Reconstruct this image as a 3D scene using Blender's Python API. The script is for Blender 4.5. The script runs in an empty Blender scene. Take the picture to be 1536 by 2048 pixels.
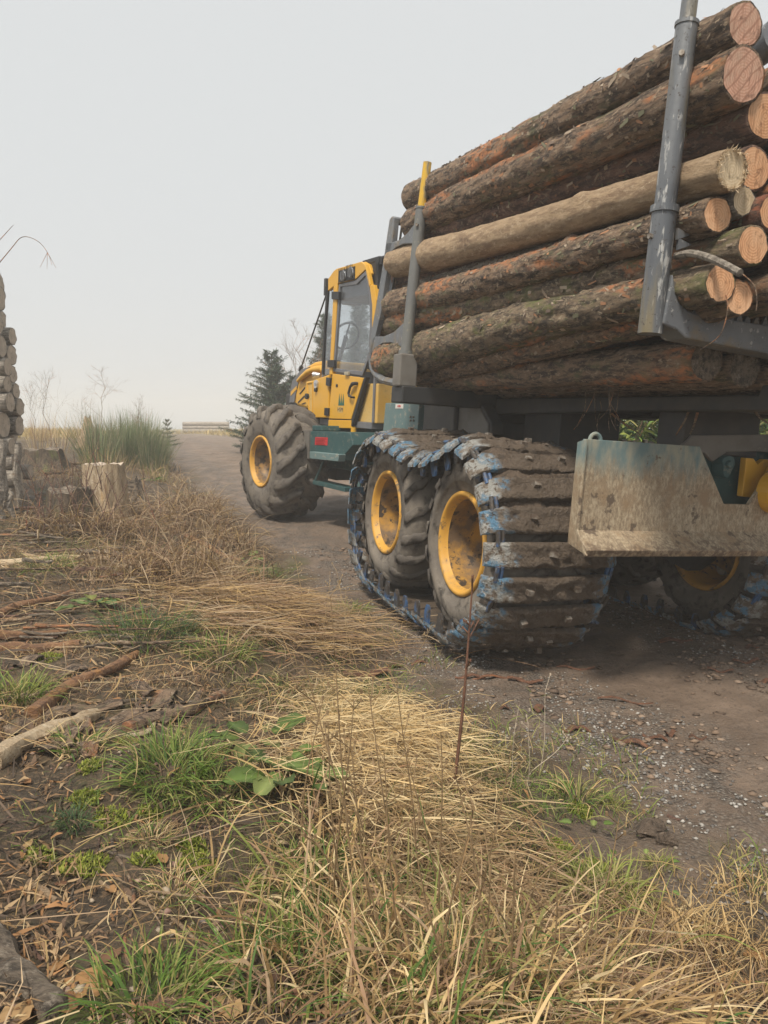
import bpy, bmesh, math, random
import numpy as np
from mathutils import Vector, Matrix
rng = np.random.default_rng(7)
random.seed(7)
scene = bpy.context.scene
COL = scene.collection

# ------------------------------------------------------------------ camera, sky, sun, exposure
FPX = 1539.0                                   # focal length in pixels of the 1536 x 2048 photograph
PITCH = math.radians(6.19)
CAM = np.array([0.0, 0.0, 1.55])
cam = bpy.data.cameras.new('camera')
cam.sensor_fit = 'VERTICAL'; cam.sensor_height = 24.0; cam.lens = 24.0 * FPX / 2048.0
cam.clip_start = 0.05; cam.clip_end = 2000
camo = bpy.data.objects.new('camera', cam); COL.objects.link(camo)
camo.location = CAM; camo.rotation_euler = (math.pi/2 - PITCH, 0, 0)
scene.camera = camo

SUN_EL, SUN_AZ = 58.0, 205.0                   # azimuth clockwise from +Y: the veiled sun stands behind the camera, a little to the left
world = bpy.data.worlds.new('World'); scene.world = world; world.use_nodes = True
wn = world.node_tree; wn.nodes.clear()
w_out = wn.nodes.new('ShaderNodeOutputWorld'); w_bg = wn.nodes.new('ShaderNodeBackground')
w_sky = wn.nodes.new('ShaderNodeTexSky'); w_sky.sky_type = 'NISHITA'; w_sky.sun_disc = False
w_sky.sun_elevation = math.radians(SUN_EL); w_sky.sun_rotation = math.radians(SUN_AZ); w_sky.dust_density = 4.0
w_scl = wn.nodes.new('ShaderNodeMixRGB'); w_scl.blend_type = 'MULTIPLY'; w_scl.inputs[0].default_value = 1
w_scl.inputs[2].default_value = (0.10, 0.10, 0.10, 1)
w_mix = wn.nodes.new('ShaderNodeMixRGB'); w_mix.inputs[0].default_value = 0.94   # closed cloud cover over the clear sky
w_mix.inputs[2].default_value = (0.735, 0.752, 0.755, 1)
wn.links.new(w_sky.outputs[0], w_scl.inputs[1]); wn.links.new(w_scl.outputs[0], w_mix.inputs[1])
wn.links.new(w_mix.outputs[0], w_bg.inputs[0]); wn.links.new(w_bg.outputs[0], w_out.inputs[0])
w_bg.inputs[1].default_value = 0.368
sun = bpy.data.lights.new('sun', 'SUN'); sun.energy = 1.5; sun.angle = math.radians(10); sun.color = (1.0, 0.91, 0.78)
suno = bpy.data.objects.new('sun', sun); COL.objects.link(suno)
_e, _a = math.radians(SUN_EL), math.radians(SUN_AZ)
suno.rotation_euler = Vector((math.cos(_e)*math.sin(_a), math.cos(_e)*math.cos(_a), math.sin(_e))).to_track_quat('Z', 'Y').to_euler()
scene.view_settings.view_transform = 'Standard'; scene.view_settings.look = 'None'
scene.view_settings.gamma = 1.0; scene.view_settings.exposure = 1.5
scene.render.engine = 'CYCLES'
scene.cycles.use_denoising = True
scene.cycles.max_bounces = 6; scene.cycles.diffuse_bounces = 3; scene.cycles.glossy_bounces = 3
scene.cycles.transmission_bounces = 6; scene.cycles.transparent_max_bounces = 8; scene.cycles.volume_bounces = 2

# ------------------------------------------------------------------ pixels to directions, machine frames
def ray(x, y):
    a = (x-768)/FPX; b = (1024-y)/FPX
    return np.array([a, math.cos(PITCH)+math.sin(PITCH)*b, -math.sin(PITCH)+math.cos(PITCH)*b])
def axes(head, roll, pitch):
    h, r, p = map(math.radians, (head, roll, pitch))
    f = np.array([-math.sin(h)*math.cos(p), math.cos(h)*math.cos(p), math.sin(p)])
    l0 = np.array([-math.cos(h), -math.sin(h), 0]); u0 = np.cross(f, l0)
    return np.array([f, math.cos(r)*l0+math.sin(r)*u0, math.cos(r)*u0-math.sin(r)*l0])
RA = axes(20, 3.2, 1.5); RO = CAM + ray(913, 1087)*5.18 - np.array([-.725, 1.38, .75])@RA     # load unit: forward, left, up
FA = axes(33, 1.0, 3.0); FO = CAM + ray(518, 923)*10.6 - np.array([0, 1.36, .8])@FA            # engine unit, steered left
def hit(o, A, x, y, ax, val):
    d = A@ray(x, y); c = A@(CAM-o)
    return c + d*((val-c[ax])/d[ax])
def hr(x, y, v): return hit(RO, RA, x, y, 1, v)
def hru(x, y, u): return hit(RO, RA, x, y, 0, u)
def hf(x, y, v): return hit(FO, FA, x, y, 1, v)
def hfu(x, y, u): return hit(FO, FA, x, y, 0, u)
def mat4(o, A):
    m = Matrix.Identity(4)
    for i in range(3):
        for j in range(3): m[j][i] = A[i][j]
        m[i][3] = o[i]
    return m
MR = mat4(RO, RA); MF = mat4(FO, FA); MRF = MR.inverted() @ MF

# ------------------------------------------------------------------ noise and terrain
_perm = rng.permutation(4096)
def _hash(i, j, k=0): return _perm[(_perm[(_perm[i & 4095] + j) & 4095] + k) & 4095]/4095.0
def noise2(x, y, seed=0):
    x = np.asarray(x, float); y = np.asarray(y, float)
    i = np.floor(x).astype(int); j = np.floor(y).astype(int); fx = x-i; fy = y-j
    fx = fx*fx*(3-2*fx); fy = fy*fy*(3-2*fy)
    a = _hash(i, j, seed); b = _hash(i+1, j, seed); c = _hash(i, j+1, seed); d = _hash(i+1, j+1, seed)
    return (a+(b-a)*fx)*(1-fy)+(c+(d-c)*fx)*fy
def fbm(x, y, oct=4, seed=0):
    s = 0; a = .5
    for o in range(oct):
        s = s + a*noise2(x*2**o+17.3*o, y*2**o-9.1*o, seed+o); a *= .5
    return s
def xleft(y): return 1.84-.379*(np.asarray(y, float)-5.63)-2.0
def dist(x, y): return (np.asarray(x, float)-xleft(y))*.935          # metres right of the road's left edge
_by = np.array([-30, 3, 4.4, 5.2, 7, 10.5, 15, 20, 25, 32, 45, 60, 300]); _bz = np.array([-.05, -.04, -.02, .01, .1, .29, .52, .78, .96, 1.1, 1.18, 1.2, 1.0])
_dx = np.array([-60, -8, -5, -3, -1.8, -.9, -.35, 0, .6, 1.0, 1.5, 2.0, 2.6, 3.1, 3.7, 4.6, 5.4, 7, 12, 60])
_dz = np.array([.62, .56, .52, .44, .34, .19, .06, .0, -.0, -.02, -.015, .01, -.03, -.06, -.03, .0, .15, .45, .9, 1.2])
def ground(x, y):
    x = np.asarray(x, float); y = np.asarray(y, float)
    d = dist(x, y) + (fbm(x*1.1, y*1.1, 2, 5)-.4)*.5*np.clip(1.2-np.abs(dist(x, y))*.5, 0, 1)
    z = np.interp(y, _by, _bz) + np.interp(d, _dx, _dz)*np.interp(y, [14, 32], [1, .3])
    off = np.clip(-d*1.3+.2, 0, 1)
    z = z + off*((fbm(x*.9, y*.9, 4, 1)-.47)*.36 + (fbm(x*5, y*5, 3, 2)-.45)*.07)
    z = z + (1-off)*((fbm(x*3, y*3, 3, 3)-.45)*.05 + np.abs(fbm(x*9, y*9, 4, 4)-.47)*.07)
    return z
def gpt(px, py):                                # where the line of sight through a photo pixel meets the ground
    d = ray(px, py); t = 1.0; dt = .02
    while t < 120:
        p = CAM+d*t
        if p[2] <= float(ground(p[0], p[1])): return p
        t += dt; dt *= 1.01
    return CAM+d*60
def gz(x, y): return float(ground(x, y))

# ------------------------------------------------------------------ materials
def mk(name): 
    m = bpy.data.materials.new(name); m.use_nodes = True
    nt = m.node_tree; b = nt.nodes['Principled BSDF']
    return m, nt, b
def coords(nt, stretch=(1, 1, 1), rnd=True):
    tc = nt.nodes.new('ShaderNodeTexCoord'); mp = nt.nodes.new('ShaderNodeMapping')
    mp.inputs['Scale'].default_value = stretch
    nt.links.new(tc.outputs['Object'], mp.inputs['Vector'])
    if rnd:
        oi = nt.nodes.new('ShaderNodeObjectInfo'); ml = nt.nodes.new('ShaderNodeMath'); ml.operation = 'MULTIPLY'; ml.inputs[1].default_value = 37.0
        nt.links.new(oi.outputs['Random'], ml.inputs[0]); nt.links.new(ml.outputs[0], mp.inputs['Location'])
    return mp.outputs[0]
def noise_node(nt, vec, scale, detail=6, rough=.6):
    n = nt.nodes.new('ShaderNodeTexNoise'); n.inputs['Scale'].default_value = scale
    n.inputs['Detail'].default_value = detail; n.inputs['Roughness'].default_value = rough
    if vec is not None: nt.links.new(vec, n.inputs['Vector'])
    return n.outputs['Fac']
def ramp(nt, src, lo, hi):
    r = nt.nodes.new('ShaderNodeMapRange'); r.inputs['From Min'].default_value = lo; r.inputs['From Max'].default_value = hi
    nt.links.new(src, r.inputs['Value']); return r.outputs[0]
def mixc(nt, fac, a, b):
    m = nt.nodes.new('ShaderNodeMixRGB')
    for k, s in ((0, fac), (1, a), (2, b)):
        if isinstance(s, (int, float)): m.inputs[k].default_value = s
        elif isinstance(s, tuple): m.inputs[k].default_value = (*s, 1)
        else: nt.links.new(s, m.inputs[k])
    return m.outputs[0]
def bump(nt, b, h, strength, distance):
    n = nt.nodes.new('ShaderNodeBump'); n.inputs['Strength'].default_value = strength; n.inputs['Distance'].default_value = distance
    nt.links.new(h, n.inputs['Height']); nt.links.new(n.outputs[0], b.inputs['Normal'])
def mat(name, base, rough=.6, layers=(), stretch=(1, 1, 1), bmp=None, metallic=0.0, attr=None, spec=.5):
    """base colour; layers of (noise scale, colour, lo, hi[, stretch]) laid over it; attr = (attribute, colour) laid over last"""
    m, nt, b = mk(name)
    c = base
    for L in layers:
        v = coords(nt, L[4] if len(L) > 4 else stretch)
        c = mixc(nt, ramp(nt, noise_node(nt, v, L[0]), L[2], L[3]), c, L[1])
    if attr:
        at = nt.nodes.new('ShaderNodeAttribute'); at.attribute_name = attr[0]
        v = coords(nt); k = mixc(nt, noise_node(nt, v, 25), attr[1], tuple(x*.55 for x in attr[1]))
        c = mixc(nt, at.outputs['Fac'], c, k)
    if isinstance(c, tuple): b.inputs['Base Color'].default_value = (*c, 1)
    else: nt.links.new(c, b.inputs['Base Color'])
    b.inputs['Roughness'].default_value = rough; b.inputs['Metallic'].default_value = metallic
    b.inputs['Specular IOR Level'].default_value = spec
    if bmp:
        v = coords(nt, stretch); bump(nt, b, noise_node(nt, v, bmp[0], 8, .65), bmp[1], bmp[2])
    return m
MUD = (.115, .084, .060); DMUD = (.05, .037, .028)
M = {}
M['yellow'] = mat('yellow_paint', (.68, .36, .022), .38, [(2.2, (.60, .33, .04), .45, .75), (9, (.36, .24, .09), .62, .85)], bmp=(60, .04, .01))
M['yellow_pale'] = mat('yellow_paint_pale', (.62, .36, .06), .6, [(3, (.58, .42, .17), .35, .7), (20, (.30, .20, .09), .6, .8)])
M['yellow_rim'] = mat('yellow_rim_muddy', (.52, .27, .035), .55, [(3.5, (.27, .155, .05), .33, .58), (5, (.15, .10, .06), .44, .58), (11, DMUD, .55, .60), (24, DMUD, .61, .66)], bmp=(30, .25, .01))
M['rim_lip'] = mat('yellow_rim_lip', (.62, .33, .05), .55, [(8, (.42, .25, .08), .5, .7), (16, MUD, .58, .7)], bmp=(30, .2, .01))
M['teal'] = mat('teal_paint', (.022, .075, .078), .5, [(4, (.05, .10, .10), .45, .7), (14, (.24, .21, .16), .58, .78)], bmp=(40, .1, .01))
M['teal_pale'] = mat('teal_paint_dusty', (.13, .20, .20), .6, [(5, (.10, .18, .19), .45, .65), (18, (.34, .31, .25), .56, .72)], bmp=(40, .1, .01))
M['grey'] = mat('grey_steel_paint', (.12, .13, .145), .5, [(4, (.17, .18, .19), .45, .7), (30, (.36, .36, .35), .60, .68), (7, (.19, .15, .10), .52, .72), (50, (.05, .045, .04), .60, .70)], bmp=(50, .12, .01))
M['stake'] = mat('stake_steel_worn', (.105, .115, .13), .42, [(3, (.22, .23, .24), .42, .62, (1, 1, .15)), (38, (.42, .42, .41), .57, .64, (1, 1, .2)), (9, (.19, .16, .10), .50, .66, (1, 1, .12)), (60, (.06, .05, .045), .60, .68)], bmp=(50, .2, .01), metallic=.25)
M['stake_moss'] = mat('stake_steel_greened', (.115, .12, .125), .6, [(5, (.16, .165, .155), .4, .65, (1, 1, .2)), (30, (.24, .23, .18), .6, .72)], bmp=(50, .2, .01))
M['stake_yellow'] = mat('stake_yellow_worn', (.62, .38, .03), .5, [(12, (.22, .19, .12), .52, .62, (1, 1, .3)), (30, (.12, .10, .08), .62, .7)])
M['dark'] = mat('dark_steel', (.028, .029, .031), .6, [(5, (.06, .052, .043), .45, .75)], bmp=(40, .15, .01))
M['mid'] = mat('dusty_steel', (.17, .16, .145), .65, [(5, (.12, .105, .09), .45, .7), (20, (.24, .21, .17), .6, .75)], bmp=(50, .15, .01))
M['black'] = mat('black_rubber', (.014, .014, .016), .5, [(20, (.05, .045, .04), .6, .8)])
M['steel'] = mat('bare_steel', (.34, .31, .27), .6, [(18, (.14, .105, .078), .38, .56)], metallic=.5, bmp=(80, .3, .005))
M['plug'] = mat('hub_plug', (.42, .38, .28), .5, [(20, (.28, .24, .17), .45, .65)])
M['tyre'] = mat('tyre_muddy', (.135, .118, .10), .8, [(4, (.19, .165, .135), .42, .62), (9, (.05, .043, .036), .53, .68), (40, (.24, .21, .17), .62, .74)], bmp=(28, .35, .02))
M['lug'] = mat('tyre_lug_muddy', (.105, .092, .08), .85, [(5, (.16, .138, .112), .45, .65), (12, (.045, .037, .03), .52, .66)], bmp=(24, .6, .02))
M['mudcake'] = mat('caked_mud', (.13, .095, .068), .9, [(6, (.19, .142, .104), .45, .66), (14, (.07, .052, .038), .50, .64), (70, (.26, .20, .15), .60, .68)], bmp=(45, 1.0, .04))
M['blue'] = mat('blue_paint_worn', (.05, .042, .036), .6, [(7, (.04, .10, .22), .50, .60), (26, (.16, .18, .20), .60, .70), (30, MUD, .58, .68)], bmp=(40, .2, .01))
M['shoe'] = mat('track_shoe', (.33, .33, .31), .55, [(4.5, (.10, .22, .34), .44, .52), (22, (.40, .41, .41), .56, .64), (15, (.19, .155, .12), .50, .60), (32, MUD, .54, .62)], bmp=(38, 1.0, .035), attr=('mud', (.15, .112, .08)))
M['red'] = mat('red_label', (.52, .03, .035), .5)
M['redtext'] = mat('label_print', (.20, .012, .014), .5)
M['white'] = mat('white_label', (.68, .66, .62), .5)
M['green_logo'] = mat('green_print', (.02, .11, .075), .5)
M['black_print'] = mat('dark_print', (.06, .03, .025), .5)
M['seat'] = mat('seat_fabric', (.05, .052, .06), .9)
M['cabin_grey'] = mat('cabin_trim', (.13, .135, .15), .6, [(6, (.17, .17, .18), .4, .7)])
M['lens'] = mat('lamp_lens', (.55, .56, .58), .15, metallic=.6)
m, nt, b = mk('window_glass')
tr = nt.nodes.new('ShaderNodeBsdfTransparent'); tr.inputs[0].default_value = (.93, .95, .96, 1)
gl = nt.nodes.new('ShaderNodeBsdfGlossy'); gl.inputs['Roughness'].default_value = .03; gl.inputs[0].default_value = (.9, .92, .95, 1)
lw = nt.nodes.new('ShaderNodeLayerWeight'); lw.inputs[0].default_value = .5
pw = nt.nodes.new('ShaderNodeMath'); pw.operation = 'POWER'; pw.inputs[1].default_value = 3.0; nt.links.new(lw.outputs['Facing'], pw.inputs[0])
fr = nt.nodes.new('ShaderNodeMath'); fr.operation = 'MULTIPLY_ADD'; fr.inputs[1].default_value = .5; fr.inputs[2].default_value = .04; nt.links.new(pw.outputs[0], fr.inputs[0])
df = nt.nodes.new('ShaderNodeBsdfDiffuse'); df.inputs[0].default_value = (.36, .37, .40, 1)
s1 = nt.nodes.new('ShaderNodeMixShader'); s2 = nt.nodes.new('ShaderNodeMixShader'); s2.inputs[0].default_value = .055
nt.links.new(fr.outputs[0], s1.inputs[0]); nt.links.new(tr.outputs[0], s1.inputs[1]); nt.links.new(gl.outputs[0], s1.inputs[2])
nt.links.new(s1.outputs[0], s2.inputs[1]); nt.links.new(df.outputs[0], s2.inputs[2])
nt.links.new(s2.outputs[0], nt.nodes['Material Output'].inputs[0]); M['glass'] = m

def bark(name, base, dark, pale, moss, red, moss_amt, red_amt, ax=0):
    m, nt, b = mk(name)
    v = coords(nt, (.22, 1, 1) if ax == 0 else (1, 1, .12)); v2 = coords(nt, (.5, 1, 1) if ax == 0 else (1, 1, .3))
    c = mixc(nt, ramp(nt, noise_node(nt, v, 30, 8, .75), .42, .56), dark, base)
    c = mixc(nt, ramp(nt, noise_node(nt, v2, 40, 8, .75), .54, .63), c, pale)
    c = mixc(nt, ramp(nt, noise_node(nt, v2, 7, 6, .65), .62-moss_amt, .80-moss_amt), c, moss)
    k = nt.nodes.new('ShaderNodeMath'); k.operation = 'MULTIPLY'
    nt.links.new(ramp(nt, noise_node(nt, v, 4.5, 3, .5), .64-red_amt, .70-red_amt), k.inputs[0])
    nt.links.new(ramp(nt, noise_node(nt, v2, 26, 6, .6), .42, .60), k.inputs[1])
    c = mixc(nt, k.outputs[0], c, red)
    nt.links.new(c, b.inputs['Base Color']); b.inputs['Roughness'].default_value = .85
    bump(nt, b, noise_node(nt, v2, 38, 9, .78), 1.0, .035)
    return m
M['bark'] = bark('spruce_bark', (.30, .205, .135), (.06, .043, .033), (.47, .36, .25), (.15, .16, .075), (.55, .23, .10), .06, .085)
M['bark_moss'] = bark('spruce_bark_mossy', (.26, .19, .125), (.055, .043, .032), (.42, .34, .23), (.16, .175, .055), (.52, .22, .10), .10, .06)
M['bark_red'] = bark('spruce_bark_red', (.25, .145, .105), (.075, .045, .035), (.38, .26, .19), (.10, .085, .055), (.36, .12, .06), -.02, .02)
M['debarked'] = bark('debarked_wood', (.50, .36, .225), (.33, .225, .14), (.60, .47, .32), (.22, .18, .12), (.20, .13, .08), .0, -.02)
M['grey_bark'] = bark('weathered_log', (.42, .37, .31), (.18, .155, .13), (.58, .52, .44), (.32, .30, .24), (.36, .25, .16), .0, -.03)
def cutface(name, c0, c1, edge, saw=.95):
    m, nt, b = mk(name)
    tc = nt.nodes.new('ShaderNodeTexCoord'); w = nt.nodes.new('ShaderNodeTexWave'); w.wave_type = 'RINGS'; w.rings_direction = 'X'
    w.inputs['Scale'].default_value = 26; w.inputs['Distortion'].default_value = 2.2; w.inputs['Detail'].default_value = 3; w.inputs['Detail Scale'].default_value = 2
    nt.links.new(tc.outputs['Object'], w.inputs['Vector'])
    v = coords(nt)
    c = mixc(nt, ramp(nt, w.outputs['Fac'], .1, .9), c0, c1)
    c = mixc(nt, ramp(nt, noise_node(nt, v, 9, 5, .6), .42, .68), c, edge)
    c = mixc(nt, ramp(nt, noise_node(nt, coords(nt, (1, 1, .12)), 55, 4, .6), .5, .75), c, tuple(x*.7 for x in c0))
    w2 = nt.nodes.new('ShaderNodeTexWave'); w2.bands_direction = 'DIAGONAL'; w2.inputs['Scale'].default_value = 11; w2.inputs['Distortion'].default_value = 2.5; w2.inputs['Detail'].default_value = 4
    nt.links.new(coords(nt, (0, 1, .9)), w2.inputs['Vector'])
    if saw < .9: c = mixc(nt, ramp(nt, w2.outputs['Fac'], .16, .0), c, tuple(x*saw for x in c0))
    c = mixc(nt, ramp(nt, noise_node(nt, coords(nt), 22, 6, .75), .55, .66), c, tuple(x*.5 for x in c0))
    nt.links.new(c, b.inputs['Base Color']); b.inputs['Roughness'].default_value = .8
    bump(nt, b, noise_node(nt, coords(nt, (1, 1, .15)), 90, 6, .7), .6, .01)
    return m
M['cut'] = cutface('fresh_cut_orange', (.56, .27, .13), (.74, .43, .24), (.68, .42, .25))
M['cut_pink'] = cutface('fresh_cut_pink', (.50, .26, .175), (.62, .37, .27), (.48, .33, .24), .72)
M['cut_pale'] = cutface('fibrous_pale_cut', (.60, .47, .30), (.70, .58, .41), (.52, .40, .25))
M['cut_grey'] = cutface('old_grey_cut', (.46, .38, .29), (.56, .47, .38), (.36, .30, .24))

# ------------------------------------------------------------------ object helpers
def setp(o, label=None, cat=None, group=None, kind=None):
    if label: o['label'] = label
    if cat: o['category'] = cat
    if group: o['group'] = group
    if kind: o['kind'] = kind
    return o
def link(name, data, parent=None, matrix=None):
    o = bpy.data.objects.new(name, data); COL.objects.link(o)
    if parent is not None: o.parent = parent
    if matrix is not None: o.matrix_local = matrix
    return o
def empty(name, matrix=None, parent=None):
    o = link(name, None, parent, matrix); o.empty_display_size = .1; return o
class MB:
    def __init__(s): s.v = []; s.f = []; s.m = []; s.cur = 0
    def add(s, verts, faces, mi=None):
        n = len(s.v); s.v += [tuple(float(c) for c in p) for p in verts]
        s.f += [tuple(i+n for i in f) for f in faces]; s.m += [s.cur if mi is None else mi]*len(faces); return s
    def box(s, c, size, rot=None, mi=None, taper=1.0):
        x, y, z = [k/2 for k in size]
        P = [(-x, -y, -z), (x, -y, -z), (x, y, -z), (-x, y, -z), (-x*taper, -y*taper, z), (x*taper, -y*taper, z), (x*taper, y*taper, z), (-x*taper, y*taper, z)]
        if rot is not None: P = [rot@Vector(p) for p in P]
        P = [(p[0]+c[0], p[1]+c[1], p[2]+c[2]) for p in P]
        return s.add(P, [(3, 2, 1, 0), (4, 5, 6, 7), (0, 1, 5, 4), (1, 2, 6, 5), (2, 3, 7, 6), (3, 0, 4, 7)], mi)
    def span(s, a, b, mi=None):
        return s.box([(p+q)/2 for p, q in zip(a, b)], [abs(q-p) for p, q in zip(a, b)], None, mi)
    def prism(s, pts, axis, a, b, mi=None):
        """2-D outline in the two remaining axes (in order), extruded along `axis` from a to b"""
        n = len(pts); area = sum(pts[i][0]*pts[(i+1) % n][1]-pts[(i+1) % n][0]*pts[i][1] for i in range(n))
        if area < 0: pts = pts[::-1]
        def P(p, t):
            if axis == 0: return (t, p[0], p[1])
            if axis == 1: return (p[0], t, p[1])
            return (p[0], p[1], t)
        V = [P(p, a) for p in pts]+[P(p, b) for p in pts]
        lo, hi = tuple(range(n)), tuple(range(n, 2*n))
        F = [lo[::-1], hi]+[(i, (i+1) % n, n+(i+1) % n, n+i) for i in range(n)]
        flip = (b < a) != (axis == 1)
        if flip: F = [f[::-1] for f in F]
        return s.add(V, F, mi)
    def tube(s, pts, rad, n=10, mi=None, cap=True, sx=1.0):
        pts = [Vector(p) for p in pts]; k = len(pts)
        if not hasattr(rad, '__len__'): rad = [rad]*k
        V = []; F = []; ref = None
        for i, p in enumerate(pts):
            t = (pts[min(i+1, k-1)]-pts[max(i-1, 0)]).normalized()
            if ref is None: ref = Vector((0, 0, 1)) if abs(t.z) < .9 else Vector((1, 0, 0))
            a = (ref-t*ref.dot(t)).normalized(); bb = t.cross(a); ref = a
            for j in range(n):
                th = 2*math.pi*j/n; V.append(p+(a*math.cos(th)*sx+bb*math.sin(th))*rad[i])
        for i in range(k-1):
            for j in range(n): F.append((i*n+j, i*n+(j+1) % n, (i+1)*n+(j+1) % n, (i+1)*n+j))
        if cap: F += [tuple(range(n))[::-1], tuple((k-1)*n+j for j in range(n))]
        return s.add(V, F, mi)
    def lathe(s, prof, n=48, c=(0, 0, 0), mi=None, closed=False):
        """profile of (radius, y) turned round the y axis"""
        V = []; F = []; k = len(prof)
        for i in range(n):
            a = 2*math.pi*i/n
            V += [(c[0]+r*math.cos(a), c[1]+y, c[2]+r*math.sin(a)) for r, y in prof]
        for i in range(n):
            q = (i+1) % n
            for j in range(k if closed else k-1): F.append((i*k+j, i*k+(j+1) % k, q*k+(j+1) % k, q*k+j))
        return s.add(V, F, mi)
    def mesh(s, name, mats, smooth=False):
        me = bpy.data.meshes.new(name); me.from_pydata(s.v, [], s.f)
        for q in (mats if isinstance(mats, (list, tuple)) else [mats]): me.materials.append(M[q] if isinstance(q, str) else q)
        me.polygons.foreach_set('material_index', s.m)
        if smooth: me.polygons.foreach_set('use_smooth', [True]*len(me.polygons))
        me.update(); return me
    def build(s, name, mats, parent=None, matrix=None, smooth=False, bev=0):
        o = link(name, s.mesh(name, mats, smooth), parent, matrix)
        if smooth:
            try: o.data.set_sharp_from_angle(angle=math.radians(40))
            except Exception: pass
        if bev:
            md = o.modifiers.new('bevel', 'BEVEL'); md.width = bev; md.segments = 2; md.limit_method = 'ANGLE'; md.angle_limit = math.radians(35)
        return o
def np_mesh(name, V, Q, mats, col=None, smooth=False, mi=None):
    """quads (N,4) or triangles (N,3) from arrays, with an optional colour per vertex"""
    me = bpy.data.meshes.new(name); V = np.asarray(V, np.float32); Q = np.asarray(Q, np.int32); k = Q.shape[1]
    me.vertices.add(len(V)); me.vertices.foreach_set('co', V.ravel())
    me.loops.add(Q.size); me.loops.foreach_set('vertex_index', Q.ravel())
    me.polygons.add(len(Q)); me.polygons.foreach_set('loop_start', np.arange(0, Q.size, k, dtype=np.int32))
    me.polygons.foreach_set('loop_total', np.full(len(Q), k, np.int32))
    for q in (mats if isinstance(mats, (list, tuple)) else [mats]): me.materials.append(M[q] if isinstance(q, str) else q)
    if mi is not None: me.polygons.foreach_set('material_index', np.asarray(mi, np.int32))
    if smooth: me.polygons.foreach_set('use_smooth', np.ones(len(Q), bool))
    me.update(calc_edges=True); me.validate()
    if col is not None:
        a = me.color_attributes.new('Col', 'FLOAT_COLOR', 'POINT')
        c4 = np.ones((len(V), 4), np.float32); c4[:, :3] = col; a.data.foreach_set('color', c4.ravel())
    return me

# ------------------------------------------------------------------ ground
def axis_pts(segs):
    out = [segs[0][0]]
    for a, b, st in segs:
        n = max(1, int(round((b-a)/st))); out += list(np.linspace(a, b, n+1)[1:])
    return np.array(out)
gx = axis_pts([(-140, -40, 8), (-40, -12, 1), (-12, -5, .15), (-5, 4.6, .035), (4.6, 9, .12), (9, 30, .8), (30, 140, 8)])
gy = axis_pts([(-18, 0, 1), (0, .6, .1), (.6, 5.5, .035), (5.5, 9, .06), (9, 16, .14), (16, 40, .6), (40, 190, 6)])
X, Y = np.meshgrid(gx, gy); Z = ground(X, Y); nx, ny = len(gx), len(gy)
V = np.stack([X.ravel(), Y.ravel(), Z.ravel()], 1)
i0 = (np.arange(ny-1)[:, None]*nx+np.arange(nx-1)[None]).ravel()
me = np_mesh('ground', V, np.stack([i0, i0+1, i0+1+nx, i0+nx], 1), [], smooth=True)
D = dist(V[:, 0], V[:, 1])
edge = (fbm(V[:, 0]*2.2, V[:, 1]*2.2, 4, 31)-.47)*1.1
rd = np.clip((D+edge+.05)/.35, 0, 1)*np.clip((5.2-D+edge)/.5, 0, 1)
at = me.attributes.new('road', 'FLOAT', 'POINT'); at.data.foreach_set('value', rd.astype(np.float32))
gv = np.clip(1-np.abs(D-.55+edge)/.75, 0, 1)+np.clip(1-np.abs(D-2.0+edge*.5)/.35, 0, 1)*.6
at = me.attributes.new('gravel', 'FLOAT', 'POINT'); at.data.foreach_set('value', np.clip(gv, 0, 1).astype(np.float32))
far = np.clip((V[:, 1]-22)/8, 0, 1)
at = me.attributes.new('far', 'FLOAT', 'POINT'); at.data.foreach_set('value', far.astype(np.float32))
m, nt, b = mk('soil_and_track')
def attr(nt, n):
    a = nt.nodes.new('ShaderNodeAttribute'); a.attribute_name = n; return a.outputs['Fac']
v = coords(nt, (1, 1, 1), False)
mudc = mixc(nt, ramp(nt, noise_node(nt, v, 2.2, 6, .6), .38, .65), (.145, .103, .073), (.235, .172, .126))
mudc = mixc(nt, ramp(nt, noise_node(nt, v, 34, 6, .7), .52, .72), mudc, (.08, .058, .043))
vo = nt.nodes.new('ShaderNodeTexVoronoi'); vo.inputs['Scale'].default_value = 60; nt.links.new(v, vo.inputs['Vector'])
grc = mixc(nt, ramp(nt, vo.outputs['Distance'], .15, .6), mixc(nt, vo.outputs['Color'], (.15, .13, .11), (.33, .295, .25)), (.09, .07, .055))
k = nt.nodes.new('ShaderNodeMath'); k.operation = 'MULTIPLY'
nt.links.new(attr(nt, 'gravel'), k.inputs[0]); nt.links.new(ramp(nt, noise_node(nt, v, 5, 5, .65), .38, .58), k.inputs[1])
roadc = mixc(nt, k.outputs[0], mudc, grc)
lit = mixc(nt, ramp(nt, noise_node(nt, v, 3.0, 7, .65), .40, .62), (.050, .036, .022), (.105, .075, .043))
lit = mixc(nt, ramp(nt, noise_node(nt, v, 46, 6, .7), .50, .66), lit, (.19, .125, .07))
lit = mixc(nt, ramp(nt, noise_node(nt, v, 70, 6, .7), .56, .70), lit, (.028, .021, .015))
lit = mixc(nt, ramp(nt, noise_node(nt, v, 1.7, 7, .7), .55, .66), lit, (.075, .080, .022))
lit = mixc(nt, attr(nt, 'far'), lit, mixc(nt, noise_node(nt, v, .8), (.30, .22, .10), (.20, .17, .08)))
c = mixc(nt, attr(nt, 'road'), lit, roadc)
nt.links.new(c, b.inputs['Base Color'])
rr = ramp(nt, noise_node(nt, v, 3.5, 5, .6), .35, .65)
mr = nt.nodes.new('ShaderNodeMapRange'); mr.inputs['To Min'].default_value = .62; mr.inputs['To Max'].default_value = .92
nt.links.new(rr, mr.inputs['Value']); nt.links.new(mr.outputs[0], b.inputs['Roughness'])
h = nt.nodes.new('ShaderNodeMath'); h.operation = 'ADD'
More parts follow.
